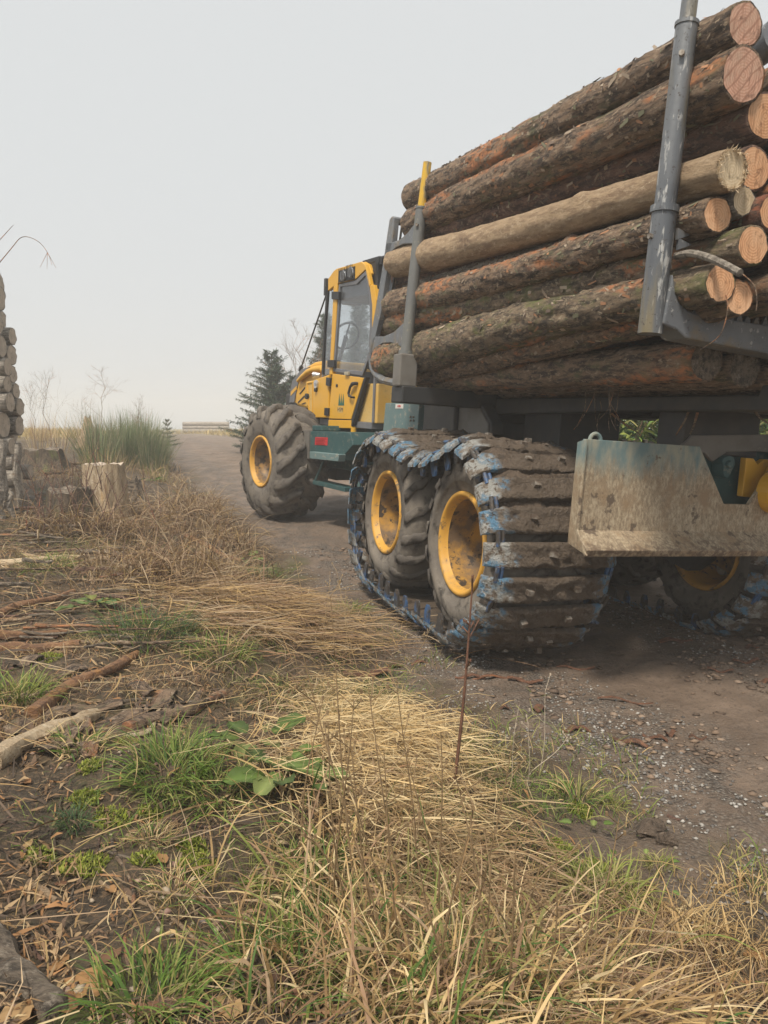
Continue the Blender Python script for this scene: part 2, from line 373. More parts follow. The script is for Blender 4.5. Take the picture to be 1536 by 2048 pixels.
hm = nt.nodes.new('ShaderNodeMath'); hm.operation = 'MULTIPLY'; nt.links.new(vo.outputs['Distance'], hm.inputs[0]); nt.links.new(k.outputs[0], hm.inputs[1])
nt.links.new(noise_node(nt, v, 17, 10, .75), h.inputs[0]); nt.links.new(hm.outputs[0], h.inputs[1])
bump(nt, b, h.outputs[0], .9, .03)
me.materials.append(m)
go = link('ground', me); setp(go, 'rising forest ground with a muddy gravel track', kind='structure')

# ------------------------------------------------------------------ forwarder (one thing; the load unit's axes are its own axes)
FW = empty('forwarder', MR)
setp(FW, 'yellow and teal timber forwarder with muddy tracked rear wheels standing on the road', 'forwarder')
def ring(mb, outer, inner, axis, a, b, mi=None):
    n = len(outer)
    def P(p, t): return (t, p[0], p[1]) if axis == 0 else (p[0], t, p[1])
    V = [P(p, a) for p in outer]+[P(p, a) for p in inner]+[P(p, b) for p in outer]+[P(p, b) for p in inner]
    F = []
    for i in range(n):
        j = (i+1) % n
        F += [(i, j, n+j, n+i), (2*n+i, 3*n+i, 3*n+j, 2*n+j), (i, 2*n+i, 2*n+j, j), (n+i, n+j, 3*n+j, 3*n+i)]
    return mb.add(V, F, mi)
def shrink(pts, k):
    cx = sum(p[0] for p in pts)/len(pts); cy = sum(p[1] for p in pts)/len(pts); out = []
    for p in pts:
        d = math.hypot(p[0]-cx, p[1]-cy); out.append((p[0]+(cx-p[0])*k/d, p[1]+(cy-p[1])*k/d))
    return out

# wheels -------------------------------------------------------------
def carcass(y, r0, hw): return r0-.075*(abs(y)/hw)**4
def tyre_mesh(r0, hw, rim):
    ys = np.linspace(-hw*.93, hw*.93, 13)
    prof = [(carcass(y, r0, hw), y) for y in ys]
    side = [(r0-.12, hw*1.0), (r0-.2 if r0-.2 > rim+.05 else (r0+rim)/2+.02, hw*1.03), (rim+.07, hw*1.0), (rim+.02, hw*.95), (rim-.012, hw*.88)]
    prof = [(r, -y) for r, y in side][::-1]+prof+side
    mb = MB(); mb.lathe(prof, 72)
    V = np.array(mb.v); rr = np.hypot(V[:, 0], V[:, 2]); th = np.arctan2(V[:, 2], V[:, 0])
    k = 1+(fbm(th*7+20, V[:, 1]*14+9, 3, 11)-.45)*.035*np.clip((rr-rim-.03)/.08, 0, 1)
    V[:, 0] *= k; V[:, 2] *= k; V[:, 1] *= 1+(fbm(th*9+3, rr*20, 3, 12)-.45)*.05
    mb.v = [tuple(p) for p in V]
    return mb.mesh('tyre', 'tyre', True)
def lug_mesh(r0, h, hw, adv, wd, side):
    mb = MB(); st = [0, .12, .3, .5, .7, .86, 1.0, 1.08]; V = []; F = []
    for i, t in enumerate(st):
        tt = min(t, 1); y = side*(.0+hw*.98*tt); r = carcass(y, r0, hw)
        top = r+h*(.35 if i == 0 else 1.0 if t < .95 else .75); base = r-.03
        if t > 1.0: y = side*hw*1.05; top = r0-.10; base = r0-.13
        a = adv*tt**1.15+.03*math.sin(i*2.1); w = wd*(.7+.45*tt)
        for (rr, k) in ((base, -.66), (top*.995, -.46), (top, 0), (top*.995, .46), (base, .66)):
            an = a+k*w/r0; V.append((rr*math.cos(an), y, rr*math.sin(an)))
    n = 5
    for i in range(len(st)-1):
        for j in range(n-1): F.append((i*n+j, i*n+j+1, (i+1)*n+j+1, (i+1)*n+j))
    F += [tuple(range(n)), tuple((len(st)-1)*n+j for j in range(n))]
    V = np.array(V); V += (rng.random(V.shape)-.5)*.016
    mb.add(V, F)
    return mb.mesh('tread_lug', 'lug', True)
def rim_mesh(R, hw, deep):
    mb = MB(); y0 = hw*.90
    mb.lathe([(R-.03, y0-.06), (R, y0-.03), (R+.004, y0+.02), (R-.012, y0+.03), (R-.03, y0+.022), (R-.036, y0-.005), (R-.05, y0-.03)], 64, mi=1)
    mb.lathe([(R-.05, y0-.03), (R-.058, y0-.10), (R-.075, y0-.10-deep*.5), (R-.12, y0-.10-deep*.8), (.19, y0-.1-deep), (.13, y0-.1-deep), (.12, y0-.08-deep), (.05, y0-.07-deep), (.001, y0-.07-deep)], 64, mi=0)
    for k in range(10):
        a = 2*math.pi*k/10; mb.tube([(.165*math.cos(a), y0-.1-deep, .165*math.sin(a)), (.165*math.cos(a), y0-.075-deep, .165*math.sin(a))], .014, 6, mi=2)
    mb.lathe([(R-.03, -y0+.06), (R, -y0), (R-.012, -y0-.03), (R-.05, -y0+.03), (R-.06, y0-.2)], 48, mi=1)
    return mb.mesh('rim', ['yellow_rim', 'rim_lip', 'dark'], True)
def plug_mesh():
    mb = MB(); mb.tube([(0, 0, 0), (0, .05, 0)], .037, 6); mb.tube([(0, -.02, 0), (0, .012, 0)], .048, 12)
    return mb.mesh('hub_plug', 'plug')
WM = {}
def wheel(pos, side, r0, h, hw, rim, nl, adv, wd, deep, spin, frame=None):
    key = (r0, hw)
    if key not in WM: WM[key] = (tyre_mesh(r0, hw, rim), rim_mesh(rim, hw, deep), lug_mesh(r0, h, hw, adv, wd, 1), lug_mesh(r0, h, hw, adv, wd, -1), plug_mesh())
    ty, ri, l1, l2, pl = WM[key]
    mtx = Matrix.Translation(pos)@Matrix.Rotation(0 if side > 0 else math.pi, 4, 'Z')
    if frame is not None: mtx = frame@mtx
    w = empty('wheel', mtx, FW)
    link('tyre', ty, w, Matrix.Rotation(spin, 4, 'Y')); link('rim', ri, w, Matrix.Rotation(spin*.7, 4, 'Y'))
    for k in range(nl):
        link('tread_lug', l1, w, Matrix.Rotation(spin+2*math.pi*k/nl, 4, 'Y')); link('tread_lug', l2, w, Matrix.Rotation(spin+2*math.pi*(k+.5)/nl, 4, 'Y'))
    y0 = hw*.90-.1-deep*.86
    link('hub_plug', pl, w, Matrix.Translation((-.055, y0, -.20)))
    return w
RIMR = .352
WU, WC1, WC2 = .735, .75, .775
for s in (1, -1):
    wheel((-WU, 1.03*s, WC1), s, .625, .03, .34, RIMR, 18, .36, .07, .30, .3)
    wheel((WU, 1.03*s, WC2), s, .625, .03, .34, RIMR, 18, .36, .07, .30, 1.1)
    wheel((0, 1.0*s, .80), s, .725, .075, .36, .355, 15, .42, .105, .12, .2, MRF)

# band tracks --------------------------------------------------------
def shoe_mesh(seed):
    g = np.random.default_rng(seed); mb = MB(); ny, nx = 41, 9; hy, hx = .475, .079
    ys = np.linspace(-hy, hy, ny); xs = np.linspace(-hx, hx, nx); T = []; Bm = []; mud = []
    for y in ys:
        for x in xs:
            e = max(0, abs(y)-.35); zb = -e*e*5
            fx = x*(1-.10*max(0, abs(y)-.36)/.1)
            md = np.clip((.345+.10*(float(fbm(y*9+seed, x*20, 3, 41))-.42)*3-abs(y))/.03, 0, 1)
            rib = .007*math.exp(-((abs(x)-.06)/.012)**2)
            lump = md*(.004+.11*max(0, float(fbm(y*11+seed*3.1, x*24+seed, 4, 42))-.43)*(1-.8*(abs(x)/hx)**4)+.012*g.random())
            T.append((fx*(1+.35*md*(float(fbm(y*14+seed, 3+seed, 3, 43))-.42))+(g.random()-.5)*.012*md, y, zb+.022+rib+lump)); Bm.append((fx, y, zb)); mud.append(float(md*np.clip(1.25-rib*40*g.random(), 0, 1)))
    F = []; n = len(T)
    for i in range(ny-1):
        for j in range(nx-1):
            a = i*nx+j; F += [(a, a+1, a+nx+1, a+nx), (n+a, n+a+nx, n+a+nx+1, n+a+1)]
    for i in range(ny-1):
        a, c = i*nx, i*nx+nx-1; F += [(a, a+nx, n+a+nx, n+a), (c, n+c, n+c+nx, c+nx)]
    for j in range(nx-1):
        a, c = j, (ny-1)*nx+j; F += [(a, n+a, n+a+1, a+1), (c, c+1, n+c+1, n+c)]
    mb.add(T+Bm, F, 0)
    for y in (-.05-.16*g.random(), .02+.16*g.random()):
        mb.box((.03*(g.random()-.5), y+.06*(g.random()-.5), .040+.012*g.random()), (.036, .046, .05), Matrix.Rotation(.5*(g.random()-.5), 3, 'Z'), 1, .85)
    for s in (-1, 1):
        mb.prism([(-.045, -.002), (-.034, -.11), (-.018, -.145), (.018, -.145), (.034, -.11), (.045, -.002)], 1, s*.372, s*.390, 2)
        mb.tube([(.05, s*.415, -.004), (.15, s*.415, -.004)], .015, 8, 2); mb.tube([(.05, s*.385, -.004), (.15, s*.385, -.004)], .013, 8, 2)
    me = mb.mesh('track_shoe', ['shoe', 'steel', 'blue'], False)
    at = me.attributes.new('mud', 'FLOAT', 'POINT'); at.data.foreach_set('value', mud+mud+[0.0]*(len(mb.v)-2*n))
    me.polygons.foreach_set('use_smooth', [i == 0 and len(f) == 4 and f[0] < n and f[2] < n for i, f in zip(mb.m, mb.f)])
    return me
SHOES = [shoe_mesh(k) for k in range(7)]
def track_path():
    r = .672; P = []
    for k in range(41):
        a = math.radians(-90-180*k/40); P.append((-WU+r*math.cos(a), WC1+r*math.sin(a)))
    for k in range(1, 24):
        t = k/24; P.append((-WU+2*WU*t, WC1+r+(WC2-WC1)*t-.135*math.sin(math.pi*t)**1.3))
    for k in range(41):
        a = math.radians(90-180*k/40); P.append((WU+r*math.cos(a), WC2+r*math.sin(a)))
    for k in range(1, 24):
        t = k/24; P.append((WU-2*WU*t, WC2-r+(WC1-WC2)*t))
    return np.array(P)
P = track_path(); Pc = np.vstack([P, P[:1]]); S = np.concatenate([[0], np.cumsum(np.hypot(*np.diff(Pc, axis=0).T))])
NSH = int(round(S[-1]/.208))
for s in (1, -1):
    tk = empty('track', Matrix.Translation((0, 1.03*s, 0)), FW)
    for k in range(NSH):
        q = S[-1]*(k+.35)/NSH
        def at_(q): q = q % S[-1]; return np.array([np.interp(q, S, Pc[:, 0]), np.interp(q, S, Pc[:, 1])])
        p = at_(q); t = at_(q+.09)-at_(q-.09); t = t/np.hypot(*t); n = np.array([-t[1], t[0]])
        mtx = Matrix(((t[0], 0, n[0], p[0]), (0, 1, 0, .006*math.sin(k*3.3)), (t[1], 0, n[1], p[1]), (0, 0, 0, 1)))@Matrix.Rotation(.05*math.sin(k*5.1), 4, 'X')
        link('track_shoe', SHOES[(k*3+(s > 0)) % 7], tk, mtx)

# caked mud lying on the upper run of each track
for s in (1, -1):
    tk = [o for o in FW.children if o.name.startswith('track') and not o.name.startswith('track_')][0 if s > 0 else 1]
    qs = np.linspace(S[40]*.58, S[-1]*.585, 150); ys = np.linspace(-.36, .36, 34); V = []; F = []
    for a_, q in enumerate(qs):
        p = np.array([np.interp(q, S, Pc[:, 0]), np.interp(q, S, Pc[:, 1])]); t = np.array([np.interp(q+.06, S, Pc[:, 0]), np.interp(q+.06, S, Pc[:, 1])])-np.array([np.interp(q-.06, S, Pc[:, 0]), np.interp(q-.06, S, Pc[:, 1])]); t = t/np.hypot(*t)
        for y in ys:
            n_ = float(fbm(q*7+s*31, y*8+40, 4, 45)); fade = min(1, min(a_, 149-a_)/25)
            h = .016+.10*(n_-.40)*fade-.035*(1-fade)-.5*max(0, abs(y)-.27+.10*(float(fbm(q*6, 9+s, 3, 46))-.4))
            V.append((p[0]-t[1]*h, y, p[1]+t[0]*h))
    for a_ in range(149):
        for b_ in range(33): i_ = a_*34+b_; F.append((i_, i_+1, i_+35, i_+34))
    mb = MB(); mb.add(V, F); mb.build('caked_mud', 'mudcake', tk, None, True)

# running gear -------------------------------------------------------
for s in (1, -1):
    mb = MB(); mb.prism([(-.95, .68), (-.8, .56), (0, .70), (.8, .58), (.95, .7), (.8, .92), (0, 1.06), (-.8, .9)], 1, s*.50, s*.66)
    mb.build('bogie_beam', 'dark', FW, bev=.02)
mb = MB(); mb.span((-.25, -.6, .68), (.25, .6, 1.0)); mb.tube([(0, -.5, .85), (0, .5, .85)], .2, 16); mb.build('rear_axle', 'dark', FW, bev=.02)
for s in (1, -1):
    mb = MB(); mb.prism([(-2.5, 1.71), (-1.2, 1.70), (3.0, 1.62), (3.0, 1.80), (-2.2, 1.79), (-2.3, 2.08), (-2.5, 2.08)], 1, s*.26, s*.42); mb.build('chassis_rail', 'dark', FW, bev=.01)
for u in (-1.9, -1.2, -.45, .45, 1.5, 2.2):
    mb = MB(); mb.span((u-.09, -.27, 1.71), (u+.09, .27, 1.785)); mb.build('chassis_crossmember', 'dark', FW, bev=.01)
mb = MB(); mb.span((-.15, -.28, 1.0), (.4, .28, 1.72)); mb.build('bogie_saddle', 'dark', FW, bev=.01)
mb = MB(); mb.span((1.0, -.4, 1.0), (2.9, .4, 1.6)); mb.span((2.6, -.3, .6), (4.1, .3, 1.1)); mb.build('front_chassis_box', 'dark', FW, bev=.03)
a = [hr(x, y, .55) for x, y in ((903, 868), (908, 800), (960, 797), (985, 845), (985, 868))]
mb = MB(); mb.prism([(p[0], p[2]) for p in a], 1, .45, .56); mb.prism([(p[0]*.94+.06*a[0][0], p[2]*.93+.07*a[0][2]) for p in a], 1, .55, .575, 1)
mb.build('underbody_tank', ['dark', 'mid'], FW, bev=.01)

# rear bunk with stakes ---------------------------------------------
UB = -2.38
top = [(1338, 549), (1343, 591), (1352, 609), (1369, 624), (1399, 633), (1536, 653)]; low = [(1536, 710), (1362, 677), (1345, 661), (1331, 655), (1317, 649)]
tp = [tuple(hru(x, y, UB)[1:]) for x, y in top]; lp = [tuple(hru(x, y, UB)[1:]) for x, y in low]
vL = tp[0][0]; wt = tp[-1][1]; wl = lp[0][1]
half = [p for p in tp]+[(0, wt-.02)]; half_l = [(0, wl-.03)]+lp
mb = MB(); mb.prism(half+half_l, 0, UB-.03, UB+.12)
mb.prism([(-p[0], p[1]) for p in half+half_l], 0, UB-.03, UB+.12)
mb.build('rear_bunk', 'grey', FW, bev=.008)
def tooth(v, w, ang):
    mb = MB(); R3 = Matrix.Rotation(ang, 3, 'X')
    pts = [Vector((0, -.026, -.02)), Vector((0, .026, -.02)), Vector((0, 0, .055))]
    pts = [R3@p for p in pts]
    mb.prism([(p.y+v, p.z+w) for p in pts], 0, UB-.015, UB+.0); mb.build('bunk_tooth', 'grey', FW)
for x, y in ((1372, 622), (1388, 628), (1406, 632), (1423, 635), (1439, 639), (1457, 642), (1474, 645), (1490, 648), (1508, 651), (1525, 654)):
    p = hru(x, y, UB); tooth(p[1], p[2]+.005, .05)
for x, y in ((1362, 470), (1364, 490), (1352, 575), (1353, 592)):
    p = hru(x, y, UB); tooth(p[1]+.012, p[2], math.pi/2*.95)
def stake(pb, pj, pt, rs, collar=None, mats=('stake', 'stake')):
    pb, pj, pt = Vector(pb), Vector(pj), Vector(pt)
    mb = MB(); c = pb.lerp(pj, .42) if collar is None else Vector(collar)
    mb.tube([pb, c], [rs*1.16, rs*1.14], 20, sx=1.0); d = (pj-pb).normalized()
    mb.tube([c-d*.012, c+d*.018], rs*1.32, 20); mb.tube([c, pj], [rs*1.0, rs*.98], 20); mb.tube([pj-d*.012, pj+d*.004], rs*1.08, 20)
    st = mb.build('stake', mats[0], FW, smooth=True)
    mb = MB(); mb.tube([pj-d*.1, pt], [rs*.74, rs*.72], 16); mb.build('stake_extension', mats[1], FW, smooth=True)
    mb = MB(); b = pb.lerp(c, .78); mb.tube([b+Vector((0, rs, 0)), b+Vector((0, rs*1.45, 0))], .013, 6); mb.tube([pj+d*-.15+Vector((-rs*.6, rs*.6, 0)), pj-d*.15+Vector((-rs, rs, 0))], .013, 6); mb.build('stake_bolt', 'steel', FW)
pb = hr(1300, 668, 1.26); pc = hr(1329, 421, 1.25); pj = hr(1374, 47, 1.235)
pt = pj+(pj-pb)*.5
stake(pb, pj, pt, .0485, pc)
stake((pb[0], -pb[1], pb[2]), (pj[0], -pj[1], pj[2]), (pt[0], -pt[1], pt[2]), .0485, (pc[0], -pc[1], pc[2]))
# front bunk and headboard
fb = hr(806, 765, 1.26); fj = np.array([fb[0]-.12, 0, 0]); fj = hr(843, 416, 1.19); ft = hr(855, 325, 1.17)
stake(fb, fj, ft, .048, hr(812, 706, 1.25), ('stake_moss', 'stake_yellow'))
stake((fb[0], -1.26, fb[2]), (fj[0], -1.19, fj[2]), (ft[0], -1.17, ft[2]), .048, (fb[0], -1.255, fb[2]+.2), ('stake_moss', 'stake_yellow'))
for s in (1, -1):
    mb = MB(); mb.box((fb[0]+.01, s*1.245, fb[2]+.1), (.17, .16, .27)); mb.build('stake_pocket', 'mid', FW, bev=.012)
mb = MB(); mb.span((fb[0]-.1, -1.3, fb[2]-.17), (fb[0]+.16, 1.3, fb[2]-.03)); mb.build('front_bunk', 'dark', FW, bev=.01)
def zz1(x, y): return 460+x/3.84, 400+y/3.84
def platev(pts, v, th, name, m):
    q = [hr(*zz1(x, y), v) for x, y in pts]; mb = MB(); mb.prism([(p[0], p[2]) for p in q], 1, v, v-th); return mb.build(name, m, FW, bev=.005)
VG = 1.22
for v, th in ((VG, .05), (-VG+.05, .05)):
    def PL(pts, name, m):
        q = [hr(*zz1(x, y), VG) for x, y in pts]; mb = MB(); mb.prism([(p[0], p[2]) for p in q], 1, v, v-th); return mb.build(name, m, FW, bev=.006)
    PL([(1224, 150), (1240, 128), (1262, 135), (1245, 330), (1195, 600), (1150, 900), (1112, 1060), (1086, 1180), (1062, 1180), (1085, 1010), (1130, 760), (1175, 480)], 'headboard_post', 'grey')
    PL([(1185, 480), (1200, 330), (1240, 325), (1300, 305), (1360, 255), (1415, 185), (1445, 200), (1420, 345), (1395, 335), (1330, 338), (1275, 362), (1225, 410)], 'headboard_web', 'grey')
    PL([(1072, 1200), (1086, 1090), (1106, 1048), (1180, 1047), (1255, 1015), (1325, 950), (1360, 970), (1315, 1130), (1290, 1115), (1235, 1095), (1170, 1100), (1110, 1140)], 'headboard_web', 'grey')
    arc = [hr(*zz1(x, y), VG) for x, y in ((1078, 1170), (1070, 1230), (1078, 1290), (1110, 1345), (1165, 1385), (1260, 1405))]
    mb = MB(); mb.tube([(p[0], v-th/2, p[2]) for p in arc], .035, 8); mb.build('headboard_strap', 'grey', FW, smooth=True)
g0 = hr(*zz1(1075, 1290), VG); g1 = hr(*zz1(1238, 140), VG)
def gate(t, v): return (g0[0]+(g1[0]-g0[0])*t+.02, v, g0[2]+(g1[2]-g0[2])*t)
mb = MB()
for t in (1.0, .985): mb.tube([gate(t, 1.2), gate(t, -1.2)], .025, 8)
mb.build('headboard_rail', 'grey', FW)
for t in (.05, .35, .68):
    mb = MB(); mb.tube([gate(t, 1.2), gate(t, -1.2)], .028, 8); mb.build('headboard_rail', 'grey', FW)
for k in range(17):
    mb = MB(); v = 1.10-k*.1375; mb.tube([gate(.02, v), gate(.99, v)], .011, 6); mb.build('headboard_bar', 'grey', FW)
# loading crane folded over the load
cu = g0[0]+.55
mb = MB(); mb.tube([(cu, 0, 1.7), (cu, 0, 2.3)], .22, 20); mb.tube([(cu, 0, 2.3), (cu, 0, 3.25)], .13, 16); mb.span((cu-.2, -.24, 3.0), (cu+.25, .24, 3.3)); mb.build('crane_pillar', 'dark', FW, bev=.01)
bt = hr(1530, 85, .55)
mb = MB(); mb.tube([(cu, .1, 3.22), (cu-1.0, .35, 3.16), (bt[0]+.25, .52, bt[2]-.03), (bt[0]-.08, .55, bt[2])], [.09, .09, .08, .085], 14); mb.build('crane_boom', 'grey', FW, smooth=True)
mb = MB()
for k in range(6):
    v = .5-.12*k; mb.tube([(cu-.15, v, 1.9), (cu-.2-.05*k, v+.1, 2.4), (cu-.1, v*.6, 2.9), (cu+.1, v*.3, 3.1)], .017, 7)
mb.build('crane_hose', 'black', FW, smooth=True)
mb = MB(); mb.span((cu+.25, .2, 2.25), (cu+.75, .66, 3.0)); mb.span((cu+.2, -.66, 2.1), (cu+.75, -.2, 3.05)); mb.build('crane_guard', 'dark', FW, bev=.02)

# rear dozer blade ----------------------------------------------------
UP = -1.72
def bp(x, y): p = hru(x, y, UP); return (p[1], p[2])
face = [bp(x, y) for x, y in ((1172, 878), (1178, 1074), (1440, 1080), (1460, 1012), (1442, 1004), (1400, 893))]
yb = bp(1440, 1075)[1]; vL = face[0][0]
low_notch = bp(1450, 1010)[1]; tR = face[-1]; inn = bp(1448, 1008)
outline = [face[0], (vL-.0, yb)]+[(-vL, yb), (-vL, face[0][1]), (-tR[0], tR[1]), (-inn[0], inn[1]), (inn[0], inn[1]), tR]
m, nt, b = mk('blade_weathered')
v = coords(nt, (1, 1, 1), False); sep = nt.nodes.new('ShaderNodeSeparateXYZ'); nt.links.new(v, sep.inputs[0])
vs = coords(nt, (1, 1, .22), False)
hgt = nt.nodes.new('ShaderNodeMath'); hgt.operation = 'MULTIPLY_ADD'; hgt.inputs[1].default_value = .35; nt.links.new(noise_node(nt, vs, 16, 6, .7), hgt.inputs[0]); nt.links.new(sep.outputs[2], hgt.inputs[2])
vs = coords(nt, (1, 1, .42), False)
c = mixc(nt, ramp(nt, noise_node(nt, vs, 70, 8, .75), .42, .60), (.23, .175, .115), (.43, .355, .25))
c = mixc(nt, ramp(nt, noise_node(nt, v, 7, 6, .65), .48, .64), c, (.27, .19, .115))
c = mixc(nt, ramp(nt, noise_node(nt, v, 110, 5, .7), .60, .68), c, (.10, .072, .05))
c = mixc(nt, ramp(nt, hgt.outputs[0], 1.46, 1.60), c, mixc(nt, ramp(nt, noise_node(nt, vs, 12, 5, .6), .4, .62), (.13, .20, .21), (.30, .30, .24)))
c = mixc(nt, ramp(nt, noise_node(nt, v, 9, 5, .6), .60, .65), c, (.12, .088, .062))
lowm = nt.nodes.new('ShaderNodeMath'); lowm.operation = 'MULTIPLY'; nt.links.new(ramp(nt, hgt.outputs[0], 1.16, 1.06), lowm.inputs[0]); nt.links.new(ramp(nt, noise_node(nt, v, 24, 6, .7), .44, .56), lowm.inputs[1])
c = mixc(nt, lowm.outputs[0], c, (.13, .09, .06))
nt.links.new(c, b.inputs['Base Color']); b.inputs['Roughness'].default_value = .7
bump(nt, b, noise_node(nt, vs, 50, 8, .7), .35, .01); M['blade'] = m
mb = MB(); mb.prism(outline, 0, UP, UP+.03)
bl = mb.build('dozer_blade', 'blade', FW, bev=.003)
mb = MB(); mb.prism([(UP-.10, yb-.10), (UP+.03, yb+.03), (UP+.0, yb+.035), (UP-.12, yb-.06)], 1, vL+.012, -vL-.012); mb.build('cutting_edge', 'blade', bl, bev=.004)
for s in (1, -1):
    mb = MB(); mb.prism([(UP-.02, face[0][1]), (UP+.06, face[0][1]-.02), (UP+.07, yb-.05), (UP-.12, yb-.09), (UP-.015, yb+.04)], 1, s*vL, s*(vL+.014)); mb.build('end_plate', 'blade', bl, bev=.003)
mb = MB(); c0 = bp(1195, 876); mb.tube([(UP+.02, c0[0]+.035*math.cos(a), c0[1]+.035*math.sin(a)-.012) for a in np.linspace(0, math.pi, 9)], .012, 8); mb.build('lifting_eye', 'blade', bl, smooth=True)
mb = MB(); mb.span((UP-.03, -vL+.05, face[0][1]-.002), (UP+.05, vL-.05, face[0][1]+.01)); 
# carrier behind the blade
def bq(x, y, u=-1.5): p = hru(x, y, u); return (p[1], p[2])
pl = [bq(x, y) for x, y in ((1350, 892), (1372, 870), (1536, 868), (1600, 868), (1600, 935), (1545, 935), (1535, 905), (1502, 902), (1440, 903), (1412, 922), (1395, 905))]
mb = MB(); mb.prism(pl, 0, -1.56, -1.53); mb.build('blade_carrier', 'mid', FW, bev=.004)
pl = [bq(x, y) for x, y in ((1400, 900), (1600, 905), (1600, 1030), (1440, 1020))]
mb = MB(); mb.prism(pl, 0, -1.5, -1.40); mb.build('carrier_plate', 'teal', FW, bev=.006)
q = bq(1447, 928, -1.56); mb = MB(); mb.prism([(q[0]+.055*math.cos(a)*(1 if math.sin(a) > 0 else .7), q[1]+.055*math.sin(a)*(1 if math.sin(a) > 0 else 1.6)) for a in np.linspace(0, 2*math.pi, 17)[:-1]], 0, -1.6, -1.5); mb.tube([(-1.62, q[0], q[1]), (-1.5, q[0], q[1])], .022, 12); mb.build('pivot_lug', 'teal', FW, bev=.006)
q0 = bq(1483, 915, -1.56); q1 = bq(1475, 992, -1.56); q2 = bq(1620, 992, -1.56)
pl = [q0, q1, bq(1500, 994, -1.56), bq(1508, 984, -1.56), bq(1520, 984, -1.56), bq(1525, 996, -1.56), q2, (q2[0], q0[1]), bq(1520, 918, -1.56), bq(1506, 928, -1.56), bq(1498, 916, -1.56)]
mb = MB(); mb.prism(pl, 0, -1.6, -1.55); mb.build('swivel_plate', 'yellow', FW, bev=.006)
cc = bq(1575, 960, -1.66); mb = MB(); mb.lathe([(.0, -.12), (.13, -.12), (.145, -.05), (.145, .05), (.0, .05)], 32)
mb.v = [(-1.66+y, cc[0]+x, cc[1]+z) for x, y, z in mb.v]; mb.build('swivel_drum', 'yellow', FW, smooth=True)
cc = bq(1548, 985, -1.74); mb = MB(); mb.prism([(cc[0]+.11*math.cos(a), cc[1]+.13*math.sin(a)) for a in np.linspace(0, 2*math.pi, 25)[:-1]], 0, -1.8, -1.7); mb.tube([(-1.83, cc[0]-.02, cc[1]), (-1.68, cc[0]-.02, cc[1])], .04, 14); mb.build('swivel_lug', 'yellow', FW, bev=.01)
mb = MB(); mb.span((-1.54, -.3, 1.45), (-1.3, .3, 1.75)); mb.build('drop_plate', 'dark', FW, bev=.01)

# teal housing and filter on the load unit's front end
vt = .62
pl = [hr(x, y, vt) for x, y in ((771, 806), (839, 804), (834, 870), (765, 870))]
mb = MB(); mb.prism([(p[0], p[2]) for p in pl], 1, vt, vt-.5); mb.build('housing', 'teal_pale', FW, bev=.006)
p0, p1 = hr(797, 802, vt-.02), hr(823, 784, vt-.02)
mb = MB(); mb.span((p0[0], vt-.22, p0[2]-.02), (p1[0], vt-.02, p1[2])); mb.build('valve_block', 'black', FW, bev=.01)
p0, p1 = hr(838, 870, vt+.03), hr(905, 800, vt+.03)
mb = MB(); mb.span((p0[0], -.3, p0[2]), (p1[0], vt+.0, p1[2])); mb.build('tank_block', 'dark', FW, bev=.02)
p0, p1 = hr(791, 808, vt+.004), hr(806, 817, vt+.004)
mb = MB(); mb.span((p0[0], vt+.001, p1[2]), (p1[0], vt+.004, p0[2])); lab = mb.build('warning_label', 'white', FW)
def text(s, size, mtx, mname, parent, name='lettering'):
    cu_ = bpy.data.curves.new(name, 'FONT'); cu_.body = s; cu_.size = size; cu_.align_x = 'CENTER'; cu_.align_y = 'CENTER'; cu_.extrude = .0008
    o = bpy.data.objects.new(name, cu_); COL.objects.link(o)
    dg = bpy.context.evaluated_depsgraph_get(); me = bpy.data.meshes.new_from_object(o.evaluated_get(dg)); bpy.data.objects.remove(o)
    me.materials.clear(); me.materials.append(M[mname]); return link(name, me, parent, mtx)
def side_m(u, v, w, rot=0): return Matrix(((-1, 0, 0, u), (0, 0, 1, v), (0, 1, 0, w), (0, 0, 0, 1)))@Matrix.Rotation(rot, 4, 'Z')
text('A200A', .036, side_m((p0[0]+p1[0])/2, vt+.0055, (p0[2]+p1[2])/2), 'red', lab)
for x, y in ((822, 834), (828, 834), (822, 841), (828, 841)):
    p = hr(x, y, vt); mb = MB(); mb.tube([(p[0], vt-.01, p[2]), (p[0], vt+.015, p[2])], .011, 6); mb.build('bolt', 'steel', FW)

